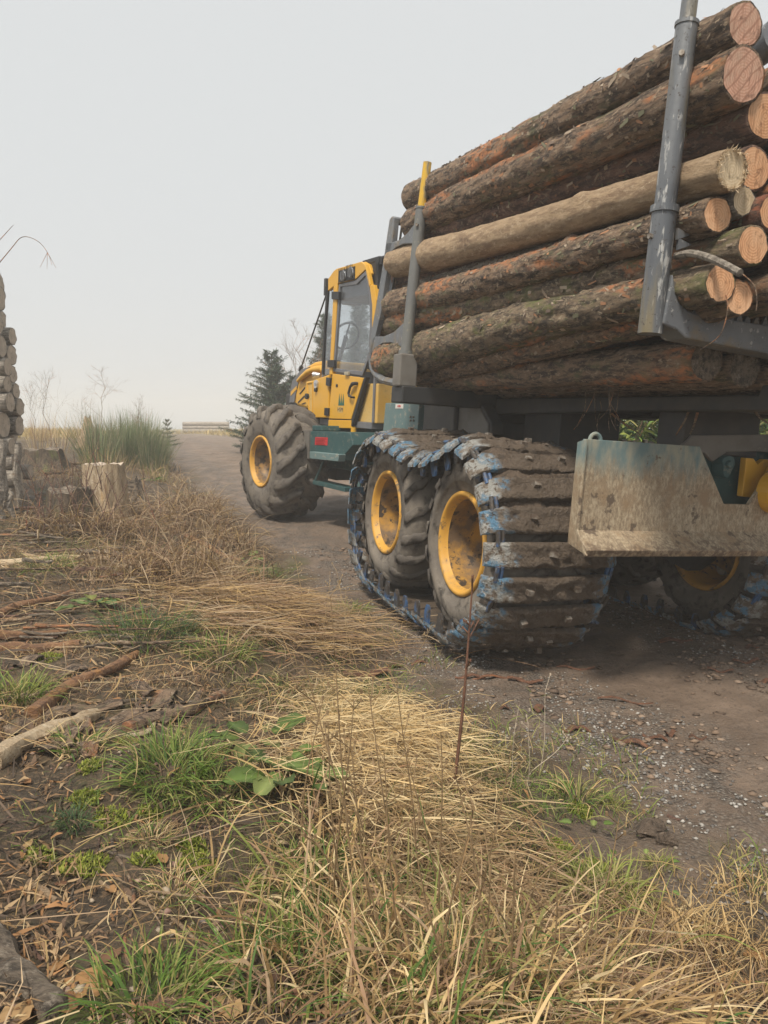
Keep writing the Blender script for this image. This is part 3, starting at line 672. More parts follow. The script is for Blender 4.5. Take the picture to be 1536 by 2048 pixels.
# engine unit -----------------------------------------------------------
def fpart(mb, name, mats, parent=None, bev=.006, smooth=False):
    return mb.build(name, mats, FW if parent is None else parent, MRF if parent is None else None, smooth, bev)
def fz6(x, y): return 600+x/6.4, 500+y/6.4
def fz5(x, y): return 560+x/5.12, 720+y/5.12
def fz4(x, y): return 440+x/6.4, 660+y/6.4
VC = .70
def fuw(pts, fn=None, v=VC): return [(lambda p: (p[0], p[2]))(hf(*(fn(*q) if fn else q), v)) for q in pts]
glass = fuw([(500, 440), (720, 385), (848, 262), (890, 470), (922, 700), (922, 1000), (895, 1350), (800, 1610), (425, 1555)], fz6)
inner = shrink(glass, .055)
for s in (1, -1):
    a, b_ = (VC-.03, VC+.004) if s > 0 else (-VC+.03, -VC-.004)
    mb = MB(); ring(mb, glass, inner, 1, a, b_); door = fpart(mb, 'door_frame' if s > 0 else 'window_frame', 'cabin_grey', bev=.004)
    mb = MB(); mb.prism(shrink(glass, .05), 1, s*(VC-.018), s*(VC-.010)); fpart(mb, 'pane', 'glass', door, bev=0)
    top = fuw([(370, 372), (440, 270), (480, 240), (790, 150), (840, 190), (880, 290), (912, 440), (895, 475), (848, 250), (720, 372), (500, 428), (440, 462), (368, 525)], fz6)
    mb = MB(); mb.prism(top, 1, s*(VC-.04), s*(VC+.012)); fpart(mb, 'cab_side', 'yellow')
    mb = MB(); mb.prism(fuw([(440, 440), (492, 428), (470, 900), (420, 1595), (383, 1600), (415, 1000)], fz6), 1, s*(VC-.05), s*(VC+.012)); fpart(mb, 'pillar', 'yellow')
    mb = MB(); mb.prism(fuw([(912, 440), (958, 448), (982, 640), (975, 800), (950, 1050), (938, 1300), (975, 1500), (950, 1520), (905, 1380), (930, 1000), (930, 700), (900, 470)], fz6), 1, s*(VC-.06), s*(VC+.01)); fpart(mb, 'pillar', 'yellow')
    mb = MB(); mb.prism(fuw([(350, 480), (372, 470), (335, 1000), (308, 1600), (286, 1600), (318, 1000)], fz6, .62), 1, s*.60, s*.64); fpart(mb, 'front_post', 'black')
    q = fuw([(372, 525), (438, 470), (410, 1000), (385, 1590), (308, 1590), (335, 1000)], fz6, .68)
    mb = MB(); mb.prism(q, 1, s*.665, s*.673); fpart(mb, 'pane', 'glass', bev=0)
rf = fuw([(335, 395), (440, 262), (480, 235), (790, 143), (845, 180), (880, 290), (870, 330), (820, 215), (780, 185), (490, 275), (450, 300), (345, 430)], fz6)
mb = MB(); mb.prism(rf, 1, -VC+.04, VC-.04); fpart(mb, 'roof', 'yellow', bev=.01)
ub = fuw([(920, 1300)], fz6)[0][0]; uf = fuw([(330, 1000)], fz6, .6)[0][0]; wf = fuw([(420, 1560)], fz6)[0][1]; wr = fuw([(480, 280)], fz6)[0][1]
mb = MB(); mb.span((ub+.02, -VC+.04, wf-.7), (uf, VC-.05, wf-.62)); mb.span((ub+.0, -VC+.06, wf-.62), (ub+.04, VC-.06, wf+.15)); mb.span((uf-.03, -VC+.06, wf-.6), (uf, VC-.06, wf+.05)); fpart(mb, 'cab_floor', 'cabin_grey')
mb = MB(); mb.span((ub+.01, -VC+.1, wf+.16), (ub+.018, VC-.1, wr-.12)); fpart(mb, 'pane', 'glass', bev=0)
mb = MB(); mb.span((uf-.02, -.6, wf+.06), (uf-.012, .6, wr-.16)); fpart(mb, 'pane', 'glass', bev=0)
mb = MB()
for v in (-.66, .60): mb.span((ub-.02, v, wf+.1), (ub+.04, v+.07, wr))
mb.span((ub-.02, -.66, wr-.14), (ub+.04, .67, wr)); fpart(mb, 'rear_frame', 'black')
# seat, steering wheel, console
us = fuw([(870, 1200)], fz6, 0)[0]
mb = MB(); mb.box((ub+.42, 0, wf-.12), (.5, .5, .16)); mb.box((ub+.2, 0, wf+.24), (.16, .48, .62), Matrix.Rotation(-.15, 3, 'Y')); mb.box((ub+.13, 0, wf+.66), (.10, .3, .2)); mb.box((ub+.5, .3, wf+.1), (.4, .1, .1)); mb.box((ub+.5, -.3, wf+.1), (.4, .1, .1)); mb.span((ub+.3, -.2, wf-.62), (ub+.55, .2, wf-.2)); fpart(mb, 'seat', 'seat', bev=.03)
sc_ = fuw([(590, 1100)], fz6, .1)[0]
mb = MB(); ring_pts = [Vector((.0, .20*math.cos(a), .20*math.sin(a))) for a in np.linspace(0, 2*math.pi, 25)]
Rt = Matrix.Rotation(-.5, 3, 'Y'); mb.tube([Rt@p+Vector((sc_[0], .1, sc_[1])) for p in ring_pts], .016, 8, cap=False); mb.tube([(sc_[0]+.0, .1, sc_[1]), (sc_[0]+.25, .1, sc_[1]-.5)], .03, 8)
mb.tube([(sc_[0], .1, sc_[1])]+[Rt@ring_pts[6]+Vector((sc_[0], .1, sc_[1]))], .012, 6); mb.tube([(sc_[0], .1, sc_[1])]+[Rt@ring_pts[18]+Vector((sc_[0], .1, sc_[1]))], .012, 6); fpart(mb, 'steering_wheel', 'black', bev=0, smooth=True)
mb = MB(); p = fuw([(660, 680)], fz6, -.1)[0]; mb.box((p[0], -.1, p[1]+.08), (.16, .3, .22)); mb.span((ub+.1, -.55, wr-.32), (uf-.1, .55, wr-.10)); fpart(mb, 'overhead_console', 'cabin_grey', bev=.03)
# work lights in the roof side
lg = fuw([(512, 270), (718, 208), (716, 375), (512, 415)], fz6)
mb = MB(); mb.prism(lg, 1, VC+.008, VC+.018); lp_ = fpart(mb, 'light_panel', 'black', bev=.003)
for k in range(2):
    c = [lg[0][0]+(lg[1][0]-lg[0][0])*(.28+.46*k), (lg[0][1]+lg[2][1])/2+.02*k]
    mb = MB(); mb.lathe([(.0, .025), (.06, .022), (.07, .01), (.075, -.005)], 20, (c[0], VC+.01, c[1])); fpart(mb, 'work_light', 'lens', lp_, 0, True)
    for j in range(5):
        mb = MB(); uu = c[0]-.07+.035*j; mb.tube([(uu, VC+.04, c[1]-.09), (uu, VC+.04, c[1]+.09)], .005, 5); fpart(mb, 'guard_bar', 'black', lp_, 0)
mb = MB(); mb.prism(fuw([(800, 140), (1020, 75), (1060, 85), (1000, 420), (925, 420), (880, 280)], fz6, .62), 1, .58, .62); ring(mb, fuw([(800, 140), (1020, 75), (1000, 420), (925, 420)], fz6, .62), fuw([(890, 170), (970, 150), (960, 260), (935, 250)], fz6, .62), 1, .60, .63); mb.span((ub-.25, -.6, wr-.02), (ub+.1, .6, wr+.10)); fpart(mb, 'roof_guard', 'black', bev=.01)
# door panel, hinges, handle, emblem
dp = fuw([(540, 140), (860, 185), (730, 608), (500, 600)], fz5)
mb = MB(); mb.prism(dp, 1, VC-.05, VC+.006); dr = fpart(mb, 'door', 'yellow')
mb = MB(); mb.prism(fuw([(862, 182), (882, 175), (750, 660), (728, 690), (733, 610)], fz5), 1, VC-.06, VC+.004); fpart(mb, 'door_seal', 'black')
mb = MB(); mb.prism(fuw([(498, 612), (734, 618), (736, 700), (494, 694)], fz5), 1, VC-.4, VC+.004); fpart(mb, 'sill_box', 'yellow')
h = fuw([(770, 240), (745, 245), (722, 275), (705, 340), (712, 368), (738, 382)], fz5, VC+.04)
mb = MB(); mb.tube([(h[0][0], VC, h[0][1])]+[(u, VC+.045, w) for u, w in h]+[(h[-1][0], VC, h[-1][1])], [.02, .022, .024, .017, .017, .017, .014, .014], 10); fpart(mb, 'handle', 'black', dr, 0, True)
for fn, pts in ((fz6, [(432, 535), (525, 535), (522, 640), (430, 632)]), (fz6, [(378, 1408), (468, 1410), (465, 1510), (375, 1498)]), (fz5, [(493, 178), (536, 185), (530, 270), (490, 262)]), (fz5, [(476, 490), (516, 492), (512, 572), (472, 568)])):
    mb = MB(); mb.prism(fuw(pts, fn), 1, VC+.0, VC+.035); fpart(mb, 'hinge', 'black')
p = fuw([(700, 140)], fz5)[0]; mb = MB(); mb.box((p[0], VC+.02, p[1]), (.10, .03, .045)); fpart(mb, 'latch', 'plug', dr)
p = fuw([(588, 262)], fz5)[0]; mb = MB(); mb.box((p[0], VC+.009, p[1]), (.045, .008, .035)); fpart(mb, 'keyhole', 'black', dr, 0)
tri = [((602, 466), (626, 466), (613, 345)), ((624, 466), (642, 466), (633, 345)), ((640, 466), (662, 466), (655, 345))]
for t in tri:
    mb = MB(); mb.prism(fuw(list(t), fz5), 1, VC+.006, VC+.009); fpart(mb, 'emblem', 'green_logo', dr, 0)
q = fuw([(600, 478), (648, 478), (646, 540), (598, 540)], fz5)
mb = MB(); mb.prism(q, 1, VC+.006, VC+.008); em = fpart(mb, 'emblem', 'yellow_pale', dr, 0)
text('HSM', .075, side_m((q[0][0]+q[1][0])/2, VC+.0095, (q[0][1]+q[2][1])/2), 'black_print', em)
# side box in front of the door with hatch and gauges
mb = MB(); mb.prism(fuw([(345, 205), (498, 150), (498, 592), (345, 590)], fz5), 1, VC-.5, VC+.0); sb = fpart(mb, 'side_box', 'yellow', bev=.012)
mb = MB(); mb.prism(fuw([(262, 222), (345, 207), (345, 590), (290, 580)], fz5), 1, VC-.5, VC-.004); fpart(mb, 'side_box_hatch', 'yellow_pale', bev=.012)  # front facet of the box, set in a paler yellow than its neighbour
mb = MB(); ring(mb, fuw([(272, 232), (338, 220), (338, 578), (298, 570)], fz5), fuw([(282, 242), (332, 232), (332, 566), (304, 560)], fz5), 1, VC-.01, VC+.008); fpart(mb, 'hatch_rim', 'yellow', bev=.002)
for (x, y, r, mm) in ((380, 240, .045, 'lens'), (380, 262, .04, 'lens'), (376, 306, .028, 'black'), (284, 372, .04, 'black')):
    p = fuw([(x, y)], fz5)[0]; mb = MB(); mb.tube([(p[0], VC-.01, p[1]), (p[0], VC+.03, p[1])], r, 14); fpart(mb, 'gauge', mm, None, 0)
# bonnet
bn = fuw([(1330, 385), (1200, 408), (1050, 500), (930, 650), (905, 800), (896, 940), (1110, 1010), (1330, 800)], fz4, .5)
mb = MB(); mb.prism(bn, 1, -.52, .50); fpart(mb, 'bonnet', 'yellow', bev=.04)
gb = fuw([(1160, 470), (1050, 502), (932, 650), (905, 800), (896, 930), (955, 930), (985, 780), (1012, 668), (1090, 560)], fz4, .5)
mb = MB(); mb.prism(gb, 1, .49, .512); fpart(mb, 'bonnet_stripe', 'cabin_grey', bev=.004)
mb = MB(); mb.prism(fuw([(918, 790), (990, 716), (992, 760), (915, 845)], fz4, .5), 1, .50, .517); fpart(mb, 'bonnet_badge', 'yellow', bev=.002)
lip = fuw([(985, 650), (1040, 600), (1110, 540), (1180, 505), (1290, 490), (1310, 520)], fz4, .56)
mb = MB(); mb.tube([(u, .54, w) for u, w in lip], [.03, .04, .045, .045, .045, .04], 10); fpart(mb, 'fender_lip', 'yellow', None, 0, True)
for pts in ([(1020, 815), (1088, 728), (1092, 745), (1028, 822)], [(998, 925), (1080, 838), (1082, 858), (1010, 930)], [(1045, 945), (1095, 925), (1100, 935), (1060, 950)]):
    mb = MB(); mb.prism(fuw(pts, fz4, .5), 1, .49, .508); fpart(mb, 'louvre', 'black', None, 0)
p = fuw([(1218, 575)], fz4, .66)[0]; mb = MB(); mb.tube([(p[0]-.03, .6, p[1]), (p[0]+.05, .66, p[1])], [.03, .045], 12); fpart(mb, 'marker_lamp', 'lens', None, 0, True)
c0 = hf(653, 588, .62); c1 = hf(603, 733, .45); c2 = hf(600, 742, .45)
mb = MB(); mb.tube([c0, c1], .011, 6); mb.tube([c1, c2], .03, 6); mb.box((c0[0], .62, c0[2]+.09), (.05, .06, .22)); fpart(mb, 'bonnet_strut', 'dark', None, 0)
# rear wall housing, front chassis, steps
uh = ub-.05; q0, q1 = hfu(738, 766, uh), hfu(792, 848, uh)
mb = MB(); mb.span((uh, -.64, q1[2]), (uh+.5, .62, q0[2]+.0)); fpart(mb, 'rear_housing', 'yellow_pale', bev=.012)
mb = MB(); mb.span((uh+.02, -.5, q0[2]+.005), (uh+.2, .5, q0[2]+.2)); fpart(mb, 'cab_underframe', 'cabin_grey', bev=.02)
mb = MB(); mb.span((-2.0, -.45, .75), (1.1, .45, 1.36)); fpart(mb, 'engine_chassis', 'teal', bev=.02)
mb = MB(); mb.tube([(0, -.9, .8), (0, .9, .8)], .17, 16); mb.span((-.3, -.3, .55), (.3, .3, 1.0)); fpart(mb, 'front_axle', 'dark', bev=.01)
mb = MB(); mb.span((.6, -.5, 1.3), (1.0, .5, 1.75)); fpart(mb, 'radiator_guard', 'dark', bev=.03)
VS = .98
sp = fuw([(613, 862), (700, 864), (706, 890), (690, 908), (690, 921), (612, 916)], None, VS)
mb = MB(); mb.prism(sp, 1, VS-.45, VS); st_ = fpart(mb, 'step_box', 'teal', bev=.008)
mb = MB(); mb.prism(fuw([(611, 860), (621, 860), (620, 918), (611, 917)], None, VS), 1, VS-.42, VS+.025); fpart(mb, 'step_box_edge', 'mid', bev=.006)
mb = MB(); mb.prism(fuw([(619, 903), (678, 909), (676, 923), (619, 917)], None, VS+.1), 1, VS, VS+.1); fpart(mb, 'step_tread', 'teal_pale', bev=.006)
mb = MB(); mb.prism(fuw([(624, 851), (643, 851), (644, 862), (624, 862)], None, VS-.02), 1, VS-.3, VS-.02); fpart(mb, 'filler_cap', 'teal', bev=.012)
rl = fuw([(631, 874), (656, 875), (655, 891), (630, 890)], None, VS)
mb = MB(); mb.prism(rl, 1, VS, VS+.003); rlo = fpart(mb, 'notice_label', 'red', st_, 0)
for k in range(5):
    y = 877+2.9*k; mb = MB(); mb.prism(fuw([(633, y), (653-(k*3 % 5), y+.4), (653-(k*3 % 5), y+1.6), (633, y+1.2)], None, VS), 1, VS+.003, VS+.005); fpart(mb, 'notice_line', 'redtext', rlo, 0)
mb = MB(); lad = [(640, 922), (625, 968), (690, 976)]; L = fuw(lad, None, VS)
mb.tube([(L[0][0], VS-.05, L[0][1]), (L[1][0], VS-.02, L[1][1])], .018, 6); mb.box(((L[1][0]+L[2][0])/2, VS-.1, (L[1][1]+L[2][1])/2), (abs(L[1][0]-L[2][0]), .2, .05)); mb.tube([(L[2][0]+.1, VS-.2, L[0][1]), (L[2][0], VS-.2, L[2][1])], .03, 6); fpart(mb, 'step_ladder', 'teal', bev=.004)
mb = MB(); yl = fuw([(700, 858), (700, 872)], None, .8); mb.tube([(yl[0][0], .75, yl[0][1]+.02), (yl[1][0], .75, yl[1][1]-.06)], .035, 8); fpart(mb, 'cab_mount', 'yellow', bev=0)
mb = MB(); yl = fuw([(690, 878)], None, .9); mb.tube([(yl[0][0]-.1, .88, yl[0][1]-.02), (yl[0][0]+.06, .9, yl[0][1])], .03, 8, sx=.4); fpart(mb, 'tow_hook', 'red', bev=0)

M['rot'] = bark('rotten_wood', (.27, .215, .16), (.07, .056, .043), (.40, .34, .27), (.19, .17, .12), (.30, .20, .12), .0, -.04)
def leafmat(name, trans=.3, rough=.6):
    m, nt, b = mk(name)
    a = nt.nodes.new('ShaderNodeAttribute'); a.attribute_name = 'Col'
    nt.links.new(a.outputs['Color'], b.inputs['Base Color']); b.inputs['Roughness'].default_value = rough; b.inputs['Specular IOR Level'].default_value = .3
    t = nt.nodes.new('ShaderNodeBsdfTranslucent'); nt.links.new(a.outputs['Color'], t.inputs[0])
    mx = nt.nodes.new('ShaderNodeMixShader'); mx.inputs[0].default_value = trans
    nt.links.new(b.outputs[0], mx.inputs[1]); nt.links.new(t.outputs[0], mx.inputs[2]); nt.links.new(mx.outputs[0], nt.nodes['Material Output'].inputs[0])
    M[name] = m
leafmat('blade_mat', .28); leafmat('leaf_mat', .25, .5); leafmat('needle_mat', .12); leafmat('stone_mat', 0, .75); leafmat('litter_mat', .05, .8)
# ------------------------------------------------------------------ logs
def log_obj(name, p0, p1, r0, r1, bmat, cmat0, cmat1, label, cat, group, sway=.0, rough=.010, ncirc=40, fray=.006, seed=0, world=True, knots=0, nlen=None, flakes=0):
    p0, p1 = Vector(p0), Vector(p1); ax = p1-p0; L = ax.length; q = ax.to_track_quat('X', 'Z')
    nl = nlen or max(12, int(L/.035)); g = np.random.default_rng(seed+100)
    t = np.linspace(0, 1, nl+1); th = np.linspace(0, 2*math.pi, ncirc, endpoint=False)
    T, TH = np.meshgrid(t, th, indexing='ij')
    R_ = r0+(r1-r0)*T
    cs, sn = np.cos(TH), np.sin(TH)
    n1 = fbm(T*L*4+seed*7.7, TH*R_*30+5, 4, 51); n1 = .5*n1+.5*fbm(T*L*9+seed, (cs+sn*.7)*6+40, 3, 52)
    n2 = fbm(T*L*1.3+seed*3.3, cs*1.2+9, 3, 53)
    Rr = R_*(1+(n2-.45)*.16)+(n1-.45)*rough*4.6*(1-.6*np.exp(-np.minimum(T, 1-T)*L/.04))
    for k in range(knots):
        tk, ak = .08+.84*g.random(), g.random()*6.28
        Rr += .022*np.exp(-(((T-tk)*L/.05)**2+((np.angle(np.exp(1j*(TH-ak)))*R_/.05)**2)))
    Rr[-1] *= .985; Rr[0] *= .985
    x = T*L; x = x+np.where(T == 0, (g.random(T.shape)-.3)*fray*-1, 0)+np.where(T == 1, (g.random(T.shape)-.3)*fray, 0)
    by = sway*np.sin(T*math.pi*1.0+seed)*L*.01; bz = sway*np.sin(T*math.pi*1.7+seed*2)*L*.01
    V = np.stack([x, Rr*cs+by-by[0, 0], Rr*sn+bz-bz[0, 0]], -1).reshape(-1, 3)
    i = (np.arange(nl)[:, None]*ncirc+np.arange(ncirc)[None]).ravel(); j = (np.arange(nl)[:, None]*ncirc+(np.arange(ncirc)+1)[None] % ncirc).ravel()
    Q4 = np.stack([i, j, j+ncirc, i+ncirc], 1); rim_ = []
    for e_ in (0, nl):
        b0 = V[e_*ncirc:(e_+1)*ncirc]; c0_ = b0.mean(0); k0 = len(V); inner_ = c0_+(b0-c0_)*.90; inner_[:, 0] = b0[:, 0]*.5+c0_[0]*.5
        V = np.vstack([V, inner_]); a_ = np.arange(ncirc); b_2 = (a_+1) % ncirc; rim_.append(np.stack([e_*ncirc+a_, k0+a_, k0+b_2, e_*ncirc+b_2], 1))
    me = np_mesh(name, V, np.vstack([Q4]+rim_), [bmat], smooth=True); V = V[:(nl+1)*ncirc]
    o = link(name, me); o.rotation_mode = 'QUATERNION'; o.rotation_quaternion = q; o.location = p0
    setp(o, label, cat, group)
    if flakes:
        fi = g.integers(2, nl-2, flakes); fj = g.integers(0, ncirc, flakes); Pb = V[fi*ncirc+fj]+np.stack([(g.random(flakes)-.5)*.03, np.zeros(flakes), np.zeros(flakes)], 1)
        an = th[fj]; nn = np.stack([np.zeros(flakes), np.cos(an), np.sin(an)], 1); tt = np.stack([np.zeros(flakes), -np.sin(an), np.cos(an)], 1); sg = np.where(g.random(flakes) < .5, -1.0, 1.0)
        dx = np.stack([sg, np.zeros(flakes), np.zeros(flakes)], 1)+tt*g.normal(0, .35, flakes)[:, None]; l_ = (.010+.06*g.random(flakes)**3)[:, None]; w_ = (.004+.010*g.random(flakes)**2)[:, None]; up = (.001+.009*g.random(flakes)**2)[:, None]
        a0 = Pb+nn*.001; f4 = np.stack([a0-tt*w_, a0+tt*w_, a0+dx*l_+nn*up+tt*w_*.7, a0+dx*l_+nn*up-tt*w_*.6], 1).reshape(-1, 3)
        pl_ = np.array([[.27, .205, .15], [.19, .14, .105], [.36, .29, .22], [.12, .09, .07], [.20, .195, .125], [.36, .19, .105]]); cc_ = pl_[g.integers(0, 6, flakes)]*(.8+.4*g.random((flakes, 1)))
        fo = link('loose_bark', np_mesh('loose_bark', f4, np.arange(flakes*4).reshape(-1, 4), 'litter_mat', np.repeat(cc_, 4, 0)), o); fo['kind'] = 'stuff'
    for end, cm in ((0, cmat0), (1, cmat1)):
        if cm is None: continue
        base = V[:ncirc] if end == 0 else V[-ncirc:]
        c = base.mean(0); rings = [np.array([c])*0]
        pts = [(0.0, 0.0, 0.0)]; F = []
        for k, s in enumerate((.35, .7, .905+.0)):
            for p in base: pts.append(((p[0]-c[0])*(s > .9)*.5+(g.random()-.5)*.0012, (p[1]-c[1])*s, (p[2]-c[2])*s))
        for jn in range(ncirc):
            F.append((0, 1+jn, 1+(jn+1) % ncirc))
            for k in range(2):
                a = 1+k*ncirc; F.append((a+jn, a+ncirc+jn, a+ncirc+(jn+1) % ncirc, a+(jn+1) % ncirc))
        cf = bpy.data.meshes.new('cut_face'); cf.from_pydata(pts, [], F); cf.materials.append(M[cm]); cf.polygons.foreach_set('use_smooth', [True]*len(cf.polygons)); cf.update()
        link('cut_face', cf, o, Matrix.Translation(Vector(c)+Vector((-.002 if end == 0 else .002, 0, 0))))
    return o
def RW(p): return MR@Vector(p)
LOADGRP = 'spruce logs loaded on the forwarder'
def load_log(rp, fp, v0, v1, rr, rf, **kw):
    a, b = hr(*rp, v0), hr(*fp, v1)
    za = (MR@Vector(a)); zb = (MR@Vector(b))
    d0 = za.y*math.cos(PITCH)-(za.z-1.55)*math.sin(PITCH); d1 = zb.y*math.cos(PITCH)-(zb.z-1.55)*math.sin(PITCH)
    return log_obj('spruce_log', za, zb, rr*d0/FPX, rf*d1/FPX, **kw)
def LL(rp, fp, v0, v1, rr, rf, bm, c0, label, seed, **kw):
    return load_log(rp, fp, v0, v1, rr, rf, bmat=bm, cmat0=c0, cmat1='cut_pink', label=label, cat='log', group=None, seed=seed, flakes=0 if bm == 'debarked' else 900, **kw)
LL((1490, 50), (824, 395), 1.10, 1.08, 45, 30, 'bark', 'cut_pink', 'topmost spruce log of the load with a greyish pink cut end', 1, sway=.35, knots=3)
LL((1485, 150), (822, 452), 1.10, 1.09, 56, 31, 'bark', 'cut_pink', 'thick load log with saw grooves across its pink cut end', 2, sway=.4, knots=3, rough=.012)
LL((1530, 232), (845, 478), .93, .95, 48, 30, 'bark_red', 'cut', 'reddish barked log tucked under the grooved thick log', 3, sway=.2)
DLOG = LL((1462, 340), (797, 525), 1.11, 1.10, 41, 29, 'debarked', 'cut_pale', 'pale debarked log with a frayed fibrous end on the load', 4, sway=.3, rough=.005, fray=.012, knots=2)
LL((1506, 337), (805, 556), .95, .97, 44, 26, 'bark_red', 'cut', 'log with a smooth orange end right behind the frayed pale log', 5)
LL((1487, 402), (820, 580), .98, .96, 29, 20, 'grey_bark', 'cut_pale', 'thinnest load log with a small tan cut end', 6)
LL((1435, 430), (785, 610), 1.10, 1.10, 36, 30, 'bark', 'cut', 'load log with torn orange knots along its bark', 7, sway=.3, knots=6)
LL((1505, 490), (770, 655), .99, 1.08, 42, 28, 'bark_moss', 'cut', 'mossy spruce log lying under the knotty log on the load', 8, sway=.4, knots=2)
LL((1440, 567), (778, 722), 1.10, 1.06, 40, 42, 'bark_moss', 'cut', 'lowest outer load log, green flaky bark and saw marked orange end', 9, sway=.5, knots=4, rough=.014)
LL((1477, 595), (840, 745), .98, .90, 36, 30, 'bark', 'cut', 'load log whose orange end peeks out behind the lowest outer log', 10)
LL((1545, 425), (830, 600), .86, .84, 37, 28, 'bark_red', 'cut', 'orange ended load log between the thinnest log and the chassis side', 11)
k = 0
for row in range(6):
    for col in range(8):
        v = .72-col*.235-(row % 2)*.115; w = 2.23+row*.21
        if v < -1.1: continue
        rr = .085+.025*random.random()
        a = RW((-2.62-.25*random.random()-.12, v, w+.02*random.random())); b = RW((1.35+.25*random.random(), v+.04*(random.random()-.5), w-.16+.03*random.random()))
        log_obj('spruce_log', a, b, rr, rr+.012, ['bark', 'bark_red', 'bark_moss'][(row+col) % 3], 'cut', 'cut_pink', 'spruce log packed in the middle of the load', 'log', LOADGRP, ncirc=16, nlen=40, seed=20+k); k += 1
# the underside of the load: two low logs between the bunks
for k, (v0, w0) in enumerate(((.80, 1.93), (.58, 1.91), (.34, 1.90), (.1, 1.90), (-.14, 1.89), (-.38, 1.88), (-.62, 1.89), (-.86, 1.9))):
    a = RW((-2.22-.03*k % .1, v0, w0)); b = RW((1.3, v0, w0+.02)); log_obj('spruce_log', a, b, .105, .115, 'bark', 'rot', 'cut_pink', 'spruce log on the underside of the load resting on the bunks', 'log', 'logs on the underside of the load', ncirc=18, nlen=60, seed=80+k)

# log stack at the left edge -------------------------------------------------------
rows = [(3, 55, 1.0)]
zrow = None; k = 0
cols = [8.75, 9.2, 9.65]
for ci, yy in enumerate(cols):
    z = gz(-4.8, yy)-.05; row = 0
    top = [3.4, 3.7, 3.8][ci]
    while z < top:
        r = .085+.075*random.random()
        if row == 0: r = .17
        f = (z-.4)/3.0
        xr = (62-46*f-34*random.random()+(8 if ci == 1 else 0))
        xe = (xr-768)/FPX*yy
        z += r
        yj = yy+.05*(random.random()-.5)
        log_obj('stacked_log', (xe, yj, z), (xe-1.9-.2*random.random(), yj+.03, z+.01), r, r*.95, 'grey_bark', 'cut_grey', None, 'weathered grey log in the tall stack beside the stump', 'log', 'weathered logs stacked beside the stump', ncirc=20, nlen=26, seed=140+k, fray=.02, rough=.008)
        z += r*.93; row += 1; k += 1
for k, (px, y0, y1, yy, wd) in enumerate(((4, 970, 1064, 8.0, .11), (24, 985, 1040, 8.1, .09), (38, 890, 1010, 8.4, .12), (8, 880, 985, 8.3, .13))):
    a = CAM+ray(px, y1)*yy; b_ = CAM+ray(px-3, y0)*yy; a[2] = min(a[2], gz(a[0], a[1]))
    mb = MB(); n = 8
    for s_ in range(9):
        t = s_/8
    mb.tube([Vector(a).lerp(Vector(b_), t)+Vector((.01*math.sin(9*t), .02*math.cos(5*t), 0)) for t in np.linspace(-.03, 1, 9)], [wd*.55*(1-.25*abs(t-.5)) for t in np.linspace(0, 1, 9)], 9, sx=.45)
    V_ = np.array(mb.v); V_ += (rng.random(V_.shape)-.5)*.012; mb.v = [tuple(p) for p in V_]
    o = mb.build('split_slab', 'grey_bark'); setp(o, 'split weathered slab leaning upright against the tall log stack', 'slab', 'slabs leaning on the log stack')
# far stack across the road
for k in range(11):
    row, c = divmod(k, 4) if k < 8 else (2, k-8)
    r = .13+.02*random.random(); yy = 54+c*.3
    a = CAM+ray(368+random.random()*4, 862)*yy; b_ = CAM+ray(457+random.random()*4, 862)*yy
    z = gz((a[0]+b_[0])/2, yy)+.12+row*.24
    log_obj('far_log', (a[0], yy, z), (b_[0], yy, z), r, r, 'grey_bark', 'cut_grey', 'cut_grey', 'log in the low far stack beside the yellow grass', 'log', 'logs in the low far stack', ncirc=12, nlen=10, seed=220+k)

